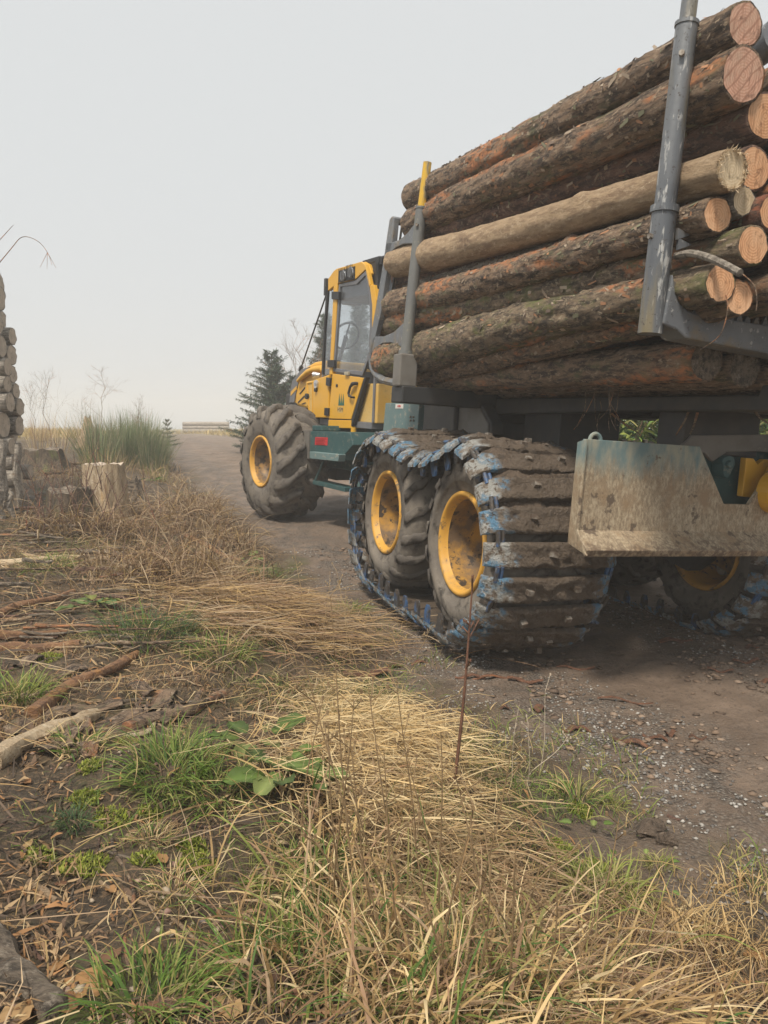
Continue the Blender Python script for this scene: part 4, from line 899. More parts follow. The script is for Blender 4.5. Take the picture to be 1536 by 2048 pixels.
# ------------------------------------------------------------------ plants and litter
STRAW = np.array([[.60, .44, .22], [.50, .345, .155], [.68, .54, .31], [.38, .25, .115], [.28, .175, .08]])
BROWN = np.array([[.33, .205, .12], [.24, .15, .09], [.40, .28, .17], [.16, .10, .065], [.48, .37, .24]])
GREEN = np.array([[.11, .185, .028], [.15, .225, .04], [.08, .145, .03], [.21, .25, .06], [.30, .28, .10]])
DGREEN = np.array([[.055, .115, .045], [.075, .14, .05], [.045, .09, .04], [.10, .15, .06]])
YGREEN = np.array([[.26, .30, .06], [.20, .25, .05], [.34, .33, .11], [.40, .34, .15]])
def pal(P, n, g=None, jit=.18):
    g = g or rng
    c = P[g.integers(0, len(P), n)]; return np.clip(c*(1+(g.random((n, 1))-.5)*2*jit), 0, 1)
def blade_arrays(root, az, e0, bend, L, W, col, segs=5, ground_clip=True, twist=None, g=None, kink=0.0):
    g = g or rng; n = len(root); root = np.asarray(root, float)
    pos = root.copy(); P = [pos.copy()]
    curl = (g.random(n)-.5)*.9; az = np.array(az, float)+0; e0 = np.array(e0, float)+0; ki = g.integers(1, max(2, segs), n); W = W*np.exp(g.normal(0, .3, n))
    ka = g.normal(0, 1, n)*kink*(g.random(n) < .6); ke = np.abs(g.normal(0, 1, n))*kink*(g.random(n) < .6)
    az0 = az.copy()
    for k in range(segs):
        s = (k+.5)/segs; past = ki <= k; e = np.maximum(e0-bend*s**1.3-ke*past, -1.25); a = az+curl*s+ka*past
        step = (L/segs)[:, None]*np.stack([np.cos(e)*np.cos(a), np.cos(e)*np.sin(a), np.sin(e)], 1)
        pos = pos+step
        if ground_clip: pos[:, 2] = np.maximum(pos[:, 2], ground(pos[:, 0], pos[:, 1])+.004+.02*g.random(n))
        P.append(pos.copy())
    P = np.stack(P, 1)                       # n, segs+1, 3
    tw = (g.random(n)-.5)*1.6 if twist is None else twist
    side = np.stack([-np.sin(az)*np.cos(tw), np.cos(az)*np.cos(tw), np.sin(tw)], 1)
    s = np.linspace(0, 1, segs+1)
    wv = (.55+.45*np.minimum(s*4, 1))*(1-s**2.2)*.5+.04
    off = side[:, None, :]*(W[:, None]*wv[None])[:, :, None]
    V = np.stack([P-off, P+off], 2).reshape(-1, 3)
    m = 2*(segs+1); base = (np.arange(n)*m)[:, None]+(np.arange(segs)*2)[None]
    Q = np.stack([base, base+1, base+3, base+2], -1).reshape(-1, 4)
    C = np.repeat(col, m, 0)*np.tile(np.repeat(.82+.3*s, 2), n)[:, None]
    return V, Q, C
def join(parts):
    Vs, Qs, Cs = [], [], []; o = 0
    for V, Q, C in parts: Vs.append(V); Qs.append(Q+o); Cs.append(C); o += len(V)
    return np.concatenate(Vs), np.concatenate(Qs), np.concatenate(Cs)
def stuff(name, label, parts, m='blade_mat', loc=None):
    V, Q, C = join(parts); o = link(name, np_mesh(name, V, Q, m, C)); setp(o, label, None, None, 'stuff'); return o
def grounded(x, y, dz=-.01): return np.stack([x, y, ground(x, y)+dz], 1)
def scatter(n, x0, x1, y0, y1, f):
    """n points over a rectangle, kept with probability f(x, y, d)"""
    out = []; tot = 0; it = 0
    while tot < n and it < 60:
        x = x0+(x1-x0)*rng.random(n*2); y = y0+(y1-y0)*rng.random(n*2); d = dist(x, y)
        k = rng.random(n*2) < f(x, y, d); out.append(np.stack([x[k], y[k]], 1)); tot += k.sum(); it += 1
    return np.concatenate(out)[:n]
def px_patch(px, py, rx, ry, n):
    """points on the ground spread round the place seen at a photo pixel; rx, ry in metres"""
    c = gpt(px, py); a = rng.normal(0, 1, (n, 2)); return c[0]+a[:, 0]*rx*.5, c[1]+a[:, 1]*ry*.5
def near(y): return np.clip(2.2/np.maximum(y, .8), .12, 1)

# thatch of flattened dead grass along the verge
def thatch_f(x, y, d):
    m = fbm(x*1.3, y*1.3, 3, 61); return np.clip(1-np.abs(d+.72+(m-.45)*1.0)/.5, 0, 1)*near(y)*np.clip((m-.40)*7, 0, 1)
p = scatter(6800, -3.2, 2.6, 1.15, 7.5, thatch_f); n = len(p)
flow = -.6+3.5*(fbm(p[:, 0]*1.6, p[:, 1]*1.6, 2, 62)-.45)+rng.normal(0, .75, n)
L = .06+.26*rng.random(n)**1.5; wdt = .0018+.0030*rng.random(n)
tone = np.clip((fbm(p[:, 0]*1.0+4, p[:, 1]*1.0, 2, 63)-.36)*4, 0, 1)[:, None]
colr = pal(STRAW, n)*(tone)+pal(BROWN*.85, n)*(1-tone)
lift = .02+.06*rng.random(n)
r = grounded(p[:, 0], p[:, 1], 0); r[:, 2] += lift
A1 = blade_arrays(r, flow, -.05+.3*rng.random(n), .05+.35*rng.random(n), L, wdt, colr, kink=.45)
q = scatter(1100, -4.2, 1.4, 1.1, 9, lambda x, y, d: np.clip((-d-.15)/.3, 0, 1)*near(y)*np.where((y < 2.8) & (d < -1.3), .3, 1)); nq = len(q); r4 = grounded(q[:, 0], q[:, 1], 0); r4[:, 2] += .015+.07*rng.random(nq)
A4 = blade_arrays(r4, rng.normal(0, 1.2, nq)+3.14*(rng.random(nq) < .5), -.05+.25*rng.random(nq), .1+.3*rng.random(nq), .2+.45*rng.random(nq), .0022+.003*rng.random(nq), pal(np.vstack([STRAW, BROWN[[2, 4]]]), nq), 6, kink=.25)
# broad mat of reddish bent stems beside the load wheels
x, y = px_patch(510, 1235, .85, .7, 2600); n = len(x); r = grounded(x, y, 0); r[:, 2] += .03+.10*rng.random(n)
A2 = blade_arrays(r, -.25+rng.normal(0, .7, n), .02+.25*rng.random(n), .1+.35*rng.random(n), .14+.34*rng.random(n), .003+.0035*rng.random(n), pal(np.vstack([BROWN[[0, 2, 4]], STRAW[[1, 3]]]), n), kink=.3)
x, y = px_patch(740, 1500, .5, .8, 2600); n = len(x); r = grounded(x, y, 0); r[:, 2] += .02+.10*rng.random(n)
A3 = blade_arrays(r, -.5+rng.normal(0, .9, n), .0+.28*rng.random(n), .1+.3*rng.random(n), .07+.24*rng.random(n), .0018+.0026*rng.random(n), pal(STRAW[[0, 1, 2, 2]]*1.1, n), kink=.5)
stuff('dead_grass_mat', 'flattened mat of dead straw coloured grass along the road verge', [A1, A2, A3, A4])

# short living and dying grass over the bank
def short_f(x, y, d):
    m = fbm(x*1.8+7, y*1.8, 4, 64); return np.clip((-d+.1)/.3, 0, 1)*near(y)**1.2*np.clip((m-.40)*5, 0, 1)*np.where((y < 3.0) & (d < -1.3+.3*np.sin(y*5)), .13, 1)
p = scatter(32000, -4.5, 2.6, 1.0, 9, short_f); n = len(p)
g_ = np.clip((fbm(p[:, 0]*1.5, p[:, 1]*1.5, 3, 65)-.42)*5, 0, 1)[:, None]
colr = pal(GREEN, n)*g_+pal(np.vstack([STRAW[1:], BROWN[:4]]), n)*(1-g_)
B1 = blade_arrays(grounded(p[:, 0], p[:, 1]), rng.random(n)*6.28, .5+.9*rng.random(n), .4+1.2*rng.random(n), .03+.10*rng.random(n), .002+.0025*rng.random(n), colr, 3, kink=.4)
# sparse sprigs in the gravel edge
p = scatter(1600, -2, 2.7, 1.2, 6, lambda x, y, d: np.clip(1-np.abs(d-.25)/.45, 0, 1)*near(y)*np.clip((fbm(x*3, y*3, 3, 66)-.45)*8, 0, 1)); n = len(p)
B2 = blade_arrays(grounded(p[:, 0], p[:, 1]), rng.random(n)*6.28, .5+.9*rng.random(n), .4+1.2*rng.random(n), .04+.09*rng.random(n), .0022+.002*rng.random(n), pal(np.vstack([GREEN, YGREEN, STRAW[:2]]), n), 3)
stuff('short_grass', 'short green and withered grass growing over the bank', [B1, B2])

# upright dry grass: bent, ribbon-like leaves close by, dense brown weeds further up the bank
parts = []
def stand(px, py, rx, ry, n, L0, L1, e_lo, e_hi, b0, b1, w0, w1, P, az=None, azs=3.2):
    x, y = px_patch(px, py, rx, ry, n); kk = dist(x, y) < np.where(y > 6, -.22, 9); x, y = x[kk], y[kk]; n = len(x)
    a = rng.random(n)*6.28 if az is None else az+rng.normal(0, azs, n)
    return blade_arrays(grounded(x, y, -.02), a, e_lo+(e_hi-e_lo)*rng.random(n), b0+(b1-b0)*rng.random(n), L0+(L1-L0)*rng.random(n), w0+(w1-w0)*rng.random(n), pal(P, n), 8, kink=.75)
for (px, py, rx, ry, n) in ((930, 2060, .45, .22, 400), (760, 1960, .42, .25, 330), (1120, 2090, .40, .2, 300), (860, 1830, .36, .28, 240), (640, 1820, .3, .25, 200), (1050, 1900, .36, .26, 240), (700, 1690, .3, .3, 160), (980, 2000, .3, .2, 260), (840, 2040, .3, .15, 240)):
    parts.append(stand(px, py, rx, ry, n, .10, .40, .7, 1.5, .5, 2.2, .003, .0085, np.vstack([STRAW[[0, 1, 2, 3, 4]], BROWN[[0, 2]], GREEN[2:]])))
for (px, py, rx, ry, n) in ((1060, 2060, .35, .2, 420), (1230, 2040, .30, .16, 220), (930, 2100, .35, .15, 200)):
    parts.append(stand(px, py, rx, ry, n, .14, .38, .2, .8, .4, 1.0, .003, .008, np.vstack([STRAW, BROWN[[0, 2]]]), .0, .8))
parts.append(stand(1390, 1880, .30, .2, 500, .05, .16, .3, 1.3, .2, 1.2, .002, .004, STRAW[[0, 1, 1, 3]]))
parts.append(stand(1480, 1790, .2, .15, 160, .05, .12, .3, 1.3, .2, 1.2, .002, .004, STRAW[[0, 1, 3]]))
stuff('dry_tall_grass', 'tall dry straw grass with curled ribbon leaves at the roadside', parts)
parts = []
for (px, py, rx, ry, n) in ((360, 1160, .55, .5, 900), (450, 1030, .7, .9, 1300), (470, 970, .9, 1.3, 1200), (390, 1060, .7, .8, 700), (520, 1100, .4, .5, 400), (400, 940, 1.4, 1.6, 900), (215, 1062, .5, .3, 260), (130, 1068, .4, .3, 200), (270, 1045, .5, .4, 260), (180, 960, .8, .8, 200)):
    parts.append(stand(px, py, rx*1.25, ry*1.3, int(n*1.9), .2, .66, .75, 1.5, .5, 2.8, .004, .010, np.vstack([BROWN*.8, BROWN[[2, 4]]*.9, STRAW[[1, 3]]*.8])))
stuff('brown_weeds', 'dense withered brown weeds on the bank beside the front wheel', parts)
# thin upright stalks with small seed heads, each a plant of its own
STALKG = 'thin dry stalks at the roadside'
def stalk(px, py, tip, label, group=STALKG, rad=.0028, col=(.30, .20, .10), branch=6, cat='stalk', wob=.012):
    b0 = gpt(px, py); dpt = b0[1]
    t = CAM+ray(*tip)*(dpt/ray(*tip)[1])
    t = np.array([t[0], dpt+.12*(random.random()-.5), t[2]])
    mb = MB(); P = []
    for s in np.linspace(0, 1, 9):
        q = b0*(1-s)+t*s; P.append((q[0]+wob*math.sin(4*s+px), q[1]+wob*math.cos(5*s), q[2]-(.02 if s == 0 else 0)))
    mb.tube(P, [rad*(1-.65*s) for s in np.linspace(0, 1, 9)], 5)
    for k in range(branch):
        s = .55+.45*random.random(); i = min(int(s*8), 7); q = Vector(P[i]).lerp(Vector(P[i+1]), s*8-i); l = .02+.05*random.random(); a = random.random()*6.28
        e = q+Vector((l*math.cos(a), l*math.sin(a), l*.9)); mb.tube([q, e], rad*.4, 4); mb.box(e, (.006, .006, .010))
    mname = 'stalk_%d' % int(col[0]*1000)
    if mname not in M: M[mname] = mat(mname, col, .75, [(40, tuple(c*.6 for c in col), .45, .65)])
    o = mb.build('dry_stalk', mname); setp(o, label, cat, group); return o
for (px, py, tx, ty) in ((780, 1980, 610, 1320), (800, 1900, 690, 1500), (845, 1960, 730, 1380), (700, 1900, 655, 1440), (1010, 2040, 905, 1560), (1100, 2040, 960, 1740), (720, 1820, 650, 1200), (880, 1850, 820, 1500), (1130, 2010, 1245, 1640), (1180, 1990, 1440, 1740), (960, 2030, 1070, 1690), (900, 2040, 830, 1620), (870, 2020, 940, 1600), (1000, 2050, 1040, 1640), (820, 1990, 760, 1500), (1080, 2060, 1110, 1700), (770, 1930, 690, 1450), (930, 2045, 985, 1700),
                         (830, 1750, 800, 1350), (990, 1990, 880, 1650), (760, 1880, 560, 1560), (890, 1930, 870, 1450), (940, 1960, 1010, 1480), (670, 1860, 700, 1390), (1060, 2060, 1180, 1840), (600, 1700, 640, 1400)):
    stalk(px, py, (tx, ty), 'thin dry grass stalk rising above the straw at the roadside', col=(.24, .16, .08), rad=.0036)
stalk(905, 1590, (947, 1146), 'tall reddish brown weed stem standing alone before the rear tracked wheel', None, .0085, (.16, .075, .045), 7, 'weed', .006)
for (px, py, tx, ty) in ((1075, 1560, 1100, 1385), (1060, 1555, 1135, 1480), (1050, 1580, 1060, 1440), (1020, 1570, 1040, 1410)):
    stalk(px, py, (tx, ty), 'pale forked stalk on the gravel edge before the rear track', 'pale stalks at the gravel edge', .0026, (.50, .42, .32), 2)
for (px, py, tx, ty) in ((700, 1330, 690, 1180), (720, 1350, 670, 1140), (830, 1310, 868, 1240), (610, 1260, 590, 1090), (640, 1300, 660, 1140)):
    stalk(px, py, (tx, ty), 'wispy straw stem between the matted grass and the tracks', 'wispy stems beside the tracks', .0028, (.42, .30, .16), 5)
# green tufts
TUFTG = 'green grass tufts on the bank'
def tuft(px, py, r, n, Lr, P, label, e=(.5, 1.45), w=(.003, .0055), group=TUFTG, bend=(.6, 2.0)):
    c = gpt(px, py); a = rng.random(n)*6.28; rr = r*np.sqrt(rng.random(n))*.45
    x = c[0]+rr*np.cos(a); y = c[1]+rr*np.sin(a)
    az = a+rng.normal(0, .7, n)
    V, Q, C = blade_arrays(grounded(x, y, -.015), az, e[0]+(e[1]-e[0])*rng.random(n), bend[0]+(bend[1]-bend[0])*rng.random(n), Lr[0]+(Lr[1]-Lr[0])*rng.random(n), w[0]+(w[1]-w[0])*rng.random(n), pal(P, n), 5)
    base = np.array([c[0], c[1], gz(c[0], c[1])]); o = link('grass_tuft', np_mesh('grass_tuft', V-base, Q, 'blade_mat', C)); o.location = base
    setp(o, label, 'grass tuft', group); return o
tuft(345, 1560, .30, 460, (.10, .26), GREEN, 'large lush green grass tuft below the pale peeled branch')
tuft(430, 1600, .22, 200, (.08, .20), GREEN, 'green tuft growing against the lush large tuft')
tuft(300, 1270, .55, 480, (.12, .30), np.vstack([DGREEN, GREEN[:2]]), 'dark green grass tuft beside the big fallen dock leaf')
tuft(440, 1320, .34, 240, (.10, .22), np.vstack([GREEN, STRAW[:1]]), 'mixed green and straw tuft beside the reddish stem mat')
tuft(30, 1395, .30, 320, (.10, .24), np.vstack([GREEN, YGREEN]), 'yellowish green tuft beside the dark bark scraps')
tuft(150, 1660, .10, 150, (.03, .09), DGREEN, 'small dark green tuft between moss cushions', w=(.0018, .003))
tuft(305, 1690, .13, 170, (.04, .10), np.vstack([BROWN[[0, 2]], GREEN[:1], STRAW[1:3]]), 'small reddish brown tuft beside a pebble and moss', w=(.0018, .003))
tuft(340, 1800, .14, 150, (.05, .12), np.vstack([STRAW[:3], GREEN[:2]]), 'small straw and green tuft at the crumbling edge', w=(.0018, .003))
tuft(1205, 1790, .24, 260, (.08, .19), YGREEN, 'yellow green grass tuft on the gravel edge')
tuft(850, 1640, .28, 240, (.08, .18), np.vstack([DGREEN, GREEN[3:]]), 'green tuft half hidden under pale straw')
tuft(300, 2010, .26, 240, (.08, .20), GREEN, 'green tuft among fallen brown leaves')
tuft(560, 1950, .30, 300, (.08, .22), GREEN, 'green tuft beside the curled brown leaf')
tuft(640, 1780, .30, 260, (.06, .18), GREEN, 'fresh green tuft at the foot of the dry grass')
tuft(900, 2030, .30, 300, (.10, .24), np.vstack([DGREEN, GREEN]), 'green tuft inside the tall dry grass')
tuft(1230, 1615, .09, 110, (.03, .07), YGREEN, 'tiny yellow green tuft on the gravel', w=(.0018, .003))
tuft(1320, 1735, .11, 110, (.03, .08), YGREEN, 'tiny mossy tuft beside a dark mud clod', w=(.0018, .003))
tuft(100, 1140, .45, 220, (.1, .22), np.vstack([GREEN, STRAW[:2]]), 'pale green tuft behind the long lying branch')
tuft(1150, 1610, .22, 160, (.06, .16), np.vstack([GREEN, STRAW[:2]]), 'loose tuft on the gravel edge beside the road')
tuft(520, 1150, .4, 200, (.08, .2), np.vstack([GREEN, DGREEN]), 'green tuft near the low dock leaves by the front wheel')
tuft(700, 1230, .3, 160, (.05, .14), np.vstack([GREEN, YGREEN]), 'low green tuft at the edge of the track')
tuft(160, 1500, .2, 160, (.05, .14), np.vstack([GREEN, STRAW[:3]]), 'thin green and straw tuft above the moss')
# broom and far weeds
def broom(px, py, h, n, P, label, group, spread=.5, cat='shrub', name='broom_shrub', w=(.006, .012)):
    c = gpt(px, py)
    while dist(c[0], c[1]) > -.6: px -= 15; c = gpt(px, py)
    c = np.array(c); a = rng.random(n)*6.28; rr = spread*.35*np.sqrt(rng.random(n)); x = c[0]+rr*np.cos(a); y = c[1]+rr*np.sin(a)
    V, Q, C = blade_arrays(grounded(x, y, -.03), a, 1.0+.55*rng.random(n), -.1+.5*rng.random(n), h*(.45+.6*rng.random(n)), w[0]+(w[1]-w[0])*rng.random(n), pal(P, n), 4, False)
    base = np.array([c[0], c[1], gz(c[0], c[1])]); o = link(name, np_mesh(name, V-base, Q, 'blade_mat', C)); o.location = base; setp(o, label, cat, group); return o
BRM = np.array([[.12, .17, .07], [.16, .20, .09], [.22, .23, .12], [.30, .27, .17]])
for k in range(22):
    px = 195+235*random.random(); py = 900+48*random.random()**1.5
    broom(px, py, .7+.65*random.random(), 230, BRM, 'wispy green broom shrub on the bank behind the stump', 'broom shrubs on the bank', .8)
for k in range(12):
    px = 60+150*random.random(); py = 880+28*random.random()
    broom(px, py, .6+.5*random.random(), 90, np.vstack([BROWN[[0, 2, 4]], STRAW[1:3]]), 'reddish withered shrub on the skyline beside the log stack', 'withered shrubs on the skyline', .9, w=(.004, .008))
for k in range(16):
    px = 180+280*random.random(); py = 905+60*random.random()
    broom(px, py, .35+.35*random.random(), 120, np.vstack([BROWN[[2, 4]], STRAW[[0, 1]], GREEN[3:]]), 'low grass clump behind the stump, half withered', 'grass clumps behind the stump', .9, 'grass clump', 'grass_clump', (.005, .010))
# far yellow meadow
p = scatter(9000, -26, 3, 24, 52, lambda x, y, d: np.clip((-d+8)/2, 0, 1)*np.where((d > -.4) & (d < 4.4) & (y < 48), .0, 1)); n = len(p)
F1 = blade_arrays(grounded(p[:, 0], p[:, 1]), rng.random(n)*6.28, .7+.8*rng.random(n), .2+1.2*rng.random(n), .15+.3*rng.random(n), .02+.02*rng.random(n), pal(np.array([[.46, .33, .11], [.52, .40, .17], [.36, .27, .10]]), n), 3, False)
stuff('far_meadow_grass', 'yellow meadow grass before the low far stack', [F1])
# greenery behind the machine on the far side of the road
def leafy(px, py, yy, r, h, n, P, label, group, name='leafy_bush', lw=.05, cat='bush'):
    c = CAM+ray(px, py)*(yy/ray(px, py)[1]); z0 = gz(c[0], c[1]); g = rng
    q = g.normal(0, 1, (n, 3)); q /= np.linalg.norm(q, axis=1)[:, None]; q *= (g.random((n, 1))**.45)
    lump = 1+.35*np.sin(q[:, 0]*7+px)*np.cos(q[:, 2]*6)
    pos = np.stack([q[:, 0]*r*lump, q[:, 1]*r*lump, h*.5+q[:, 2]*h*.5*lump], 1)
    pos[:, 2] = np.maximum(pos[:, 2], .02)
    V, Q, C = blade_arrays(pos, g.random(n)*6.28, -.4+1.6*g.random(n), .2+.8*g.random(n), lw*(2+2*g.random(n)), lw*(.4+.5*g.random(n)), pal(P, n, None, .35), 2, False)
    o = empty(name, Matrix.Translation((c[0], c[1], z0))); link('crown', np_mesh('crown', V, Q, 'leaf_mat', C), o)
    mb = MB()
    for k in range(7):
        a = k*.9; mb.tube([(0, 0, -.05), (.3*r*math.cos(a), .3*r*math.sin(a), h*.4), (.75*r*math.cos(a), .75*r*math.sin(a), h*.85)], [.02, .014, .005], 5)
    mb.build('trunk', 'bark', o); setp(o, label, cat, group); return o
for k in range(15):
    px = 1090+42*k+20*random.random(); yy = 9.5+3.8*random.random()
    leafy(px, 880, yy, .75, 1.1+.75*random.random(), 1500, np.vstack([GREEN, DGREEN, YGREEN[:2]]), 'leafy green bush on the far bank behind the load wheels', 'bushes on the far bank')
# conifers and bare trees in the fog
def conifer(px, py, ytop, yy, half, label, seed=0, lean=0, leaders=1, lab2=None, group=None):
    c = CAM+ray(px, py)*(yy/ray(px, py)[1]); z0 = gz(c[0], c[1]); t = CAM+ray(px, ytop)*(yy/ray(px, ytop)[1]); H = t[2]-z0
    Rm = half/FPX*yy; g = np.random.default_rng(seed); parts = []; tips = []
    o = empty('fir_tree', Matrix.Translation((c[0], c[1], z0-.05)))
    mb = MB(); mb.tube([(0, 0, 0), (0, 0, H*.6), (0, 0, H*.98)], [.05*H/2.5, .03*H/2.5, .008], 7)
    heads = [(0, 0, H)]
    for k in range(leaders-1):
        a = g.random()*6.28; heads.append((Rm*.55*math.cos(a), Rm*.4*math.sin(a), H*(.72+.2*g.random())))
    root = []; az = []; e0 = []; Ls = []
    for (hx, hy, hh) in heads:
        for lv in np.linspace(.02, .97, int(16*hh/2)):
            zz = hh*lv; rad = Rm*(1-lv)**.75*(.75+.45*g.random())*(1 if hx == 0 else .6)
            for b in range(int(6+5*(1-lv))):
                a = g.random()*6.28; Lb = rad*(.75+.4*g.random())+.06
                s = np.linspace(.12, 1, int(9+34*Lb))
                bx = hx*lv+np.cos(a)*Lb*s; by = hy*lv+np.sin(a)*Lb*s; bz = zz+Lb*s*(.25 if lv < .8 else .7)+.10*Lb*s**2-.12*Lb*s*(1-lv)
                mb.tube([(hx*lv, hy*lv, zz), (bx[-1], by[-1], bz[-1])], [.012, .003], 4)
                m_ = len(s); rep = 3
                for r_ in range(rep):
                    root.append(np.stack([bx, by, bz], 1)+g.normal(0, .012, (m_, 3))); az.append(a+g.normal(0, .95, m_)); e0.append(g.normal(.1, .5, m_)); Ls.append((.07+.07*g.random(m_))*(1.15-.5*s)*H/2.3)
    root = np.concatenate(root); n = len(root)
    V, Q, C = blade_arrays(root, np.concatenate(az), np.concatenate(e0), .1+.3*g.random(n), np.concatenate(Ls), .012+.012*g.random(n), pal(np.array([[.045, .085, .05], [.065, .105, .06], [.035, .065, .04], [.09, .12, .06]]), n, g, .3), 2, False, None, g)
    link('crown', np_mesh('crown', V, Q, 'needle_mat', C), o); mb.build('trunk', 'bark', o)
    setp(o, label, 'tree', group); return o
conifer(545, 880, 700, 22, 92, 'young bushy fir tree rising behind the front wheel', 3, leaders=3)
conifer(652, 880, 625, 26, 62, 'taller fir tree standing behind the cab', 4)
conifer(335, 880, 838, 26, 22, 'tiny fir seedling between the broom shrubs and the road', 5)
conifer(720, 880, 600, 30, 60, 'fir tree far behind the cab window', 6)
def bare(px, py, ytop, yy, label, seed, cat='tree', spread=.5, col='bark', name='bare_tree', group=None, r0=.03):
    c = CAM+ray(px, py)*(yy/ray(px, py)[1]); z0 = gz(c[0], c[1]); H = (CAM+ray(px, ytop)*(yy/ray(px, ytop)[1]))[2]-z0; g = np.random.default_rng(seed)
    o = empty(name, Matrix.Translation((c[0], c[1], z0-.03))); mt = MB(); mc = MB()
    pts = [(0.06*H*g.normal()*s, .06*H*g.normal()*s, H*s) for s in np.linspace(0, 1, 8)]; pts[0] = (0, 0, 0)
    mt.tube(pts, [r0*(1-.85*s) for s in np.linspace(0, 1, 8)], 6)
    def br(p, d, L, r, lv):
        q = p+d*L; m_ = p.lerp(q, .5)+Vector(g.normal(0, .06*L, 3)); mc.tube([p, m_, q], [r, r*.7, r*.35], 4)
        if lv > 0:
            for k in range(4):
                s = .3+.7*g.random(); pp = p.lerp(q, s); dd = (d+Vector(g.normal(0, .55, 3))+Vector((0, 0, .12))).normalized(); br(pp, dd, L*(.4+.3*g.random()), r*.5, lv-1)
    for k in range(11):
        s = .25+.72*g.random(); i = min(int(s*7), 6); p = Vector(pts[i]).lerp(Vector(pts[i+1]), s*7-i); a = g.random()*6.28
        br(p, Vector((math.cos(a)*spread*1.6, math.sin(a)*spread*1.6, .8)).normalized(), H*(1.08-s)*.5+.05*H, r0*.35, 2)
    mt.build('trunk', col, o); mc.build('crown', col, o); setp(o, label, cat, group); return o
bare(205, 880, 735, 34, 'leafless birch fading into the fog beyond the broom', 11, spread=.75, r0=.02)
bare(612, 880, 655, 24, 'slender leafless sapling between the two fir trees', 12, spread=.35, r0=.02)
bare(590, 880, 690, 27, 'thin leafless sapling behind the bushy fir', 13, spread=.3, r0=.02)
bare(505, 880, 828, 23, 'rounded leafless shrub beside the front wheel on the skyline', 14, 'shrub', .9, name='bare_shrub', r0=.02)
bare(165, 890, 790, 22, 'leafless shrub on the skyline above the stump', 15, 'shrub', .6, name='bare_shrub', r0=.007)
bare(98, 890, 745, 15, 'leafless sapling beside the log stack on the skyline', 16, 'sapling', .25, name='sapling', r0=.007)
bare(75, 890, 770, 15, 'second thin sapling beside the log stack on the skyline', 17, 'sapling', .2, name='sapling', r0=.006)
bare(280, 890, 800, 17, 'thin dead stem poking out of the broom', 18, 'sapling', .15, name='sapling', r0=.008)
bare(1210, 878, 780, 12.5, 'leafless twiggy shrub behind the dozer blade', 19, 'shrub', .6, name='bare_shrub', r0=.02)
bare(1420, 878, 790, 11.5, 'second leafless shrub behind the dozer blade', 20, 'shrub', .6, name='bare_shrub', r0=.02)
# bramble stems in front of the stump
for k in range(26):
    px = 60+170*random.random()+ (90 if k % 5 == 0 else 0); py = 1045+35*random.random(); c = gpt(px, py); h = .45+.75*random.random(); a = random.random()*6.28; ln = .1+.5*random.random()
    mb = MB(); P = [(ln*s*math.cos(a)+.03*math.sin(6*s+k), ln*s*math.sin(a)*.6, h*s*(1-.12*s)) for s in np.linspace(-.02, 1, 9)]
    mb.tube(P, [.008*(1-.75*s) for s in np.linspace(0, 1, 9)], 5)
    for j in range(3):
        i = 3+random.randrange(5); q = Vector(P[i]); mb.tube([q, q+Vector((.18*(random.random()-.5), .1*(random.random()-.5), .16*random.random()+.03))], [.003, .001], 4)
    o = mb.build('bramble_stem', 'bark_red', None, Matrix.Translation((c[0], c[1], c[2]))); setp(o, 'bare bramble stem arching up before the mossy stump', 'bramble', 'bramble stems before the stump')
def smooth_pts(P, k=5):
    P = [np.array(p, float) for p in P]; P = [2*P[0]-P[1]]+P+[2*P[-1]-P[-2]]; out = []
    for i in range(1, len(P)-2):
        a, b_, c, d = P[i-1:i+3]
        for t in np.linspace(0, 1, k, endpoint=False): out.append(.5*(2*b_+(c-a)*t+(2*a-5*b_+4*c-d)*t*t+(3*b_-a-3*c+d)*t**3))
    return out+[P[-2]]
# branches poking from the log stack
for (pts, yy, lab) in (([(0, 530), (20, 500), (45, 474), (75, 482), (95, 505), (104, 530)], 9.0, 'thin arching twig sticking out above the log stack'), ([(-5, 486), (12, 466), (27, 450)], 9.0, 'short straight twig sticking out above the log stack')):
    Q_ = [CAM+ray(*q)*yy for q in pts]; Q_[0][0] -= .25; Q_[0][2] -= .25
    mb = MB(); Q_ = smooth_pts(Q_, 5); mb.tube(Q_, [.006*(1-.7*i/(len(Q_)-1)) for i in range(len(Q_))], 5)
    if len(pts) > 3:
        for e in ((80, 535), (112, 536), (94, 538)): mb.tube([CAM+ray(95, 505)*yy, CAM+ray(*e)*yy], [.003, .0015], 4)
    o = mb.build('twig', 'bark', None); setp(o, lab, 'twig')

# torn fibres round the end of the pale debarked log
n = 170; a = rng.random(n)*6.28; rr = .083*(.75+.27*rng.random(n)**.4); rt = np.stack([-.004+0*a, rr*np.cos(a), rr*np.sin(a)], 1)
V, Q, C = blade_arrays(rt, math.pi+rng.normal(0, .5, n), rng.normal(0, .5, n), rng.normal(0, .3, n), .012+.022*rng.random(n), .004+.004*rng.random(n), pal(np.array([[.68, .56, .40], [.56, .44, .29]]), n), 2, False)
fo = link('torn_fibre', np_mesh('torn_fibre', V, Q, 'blade_mat', C), DLOG); fo['kind'] = 'stuff'
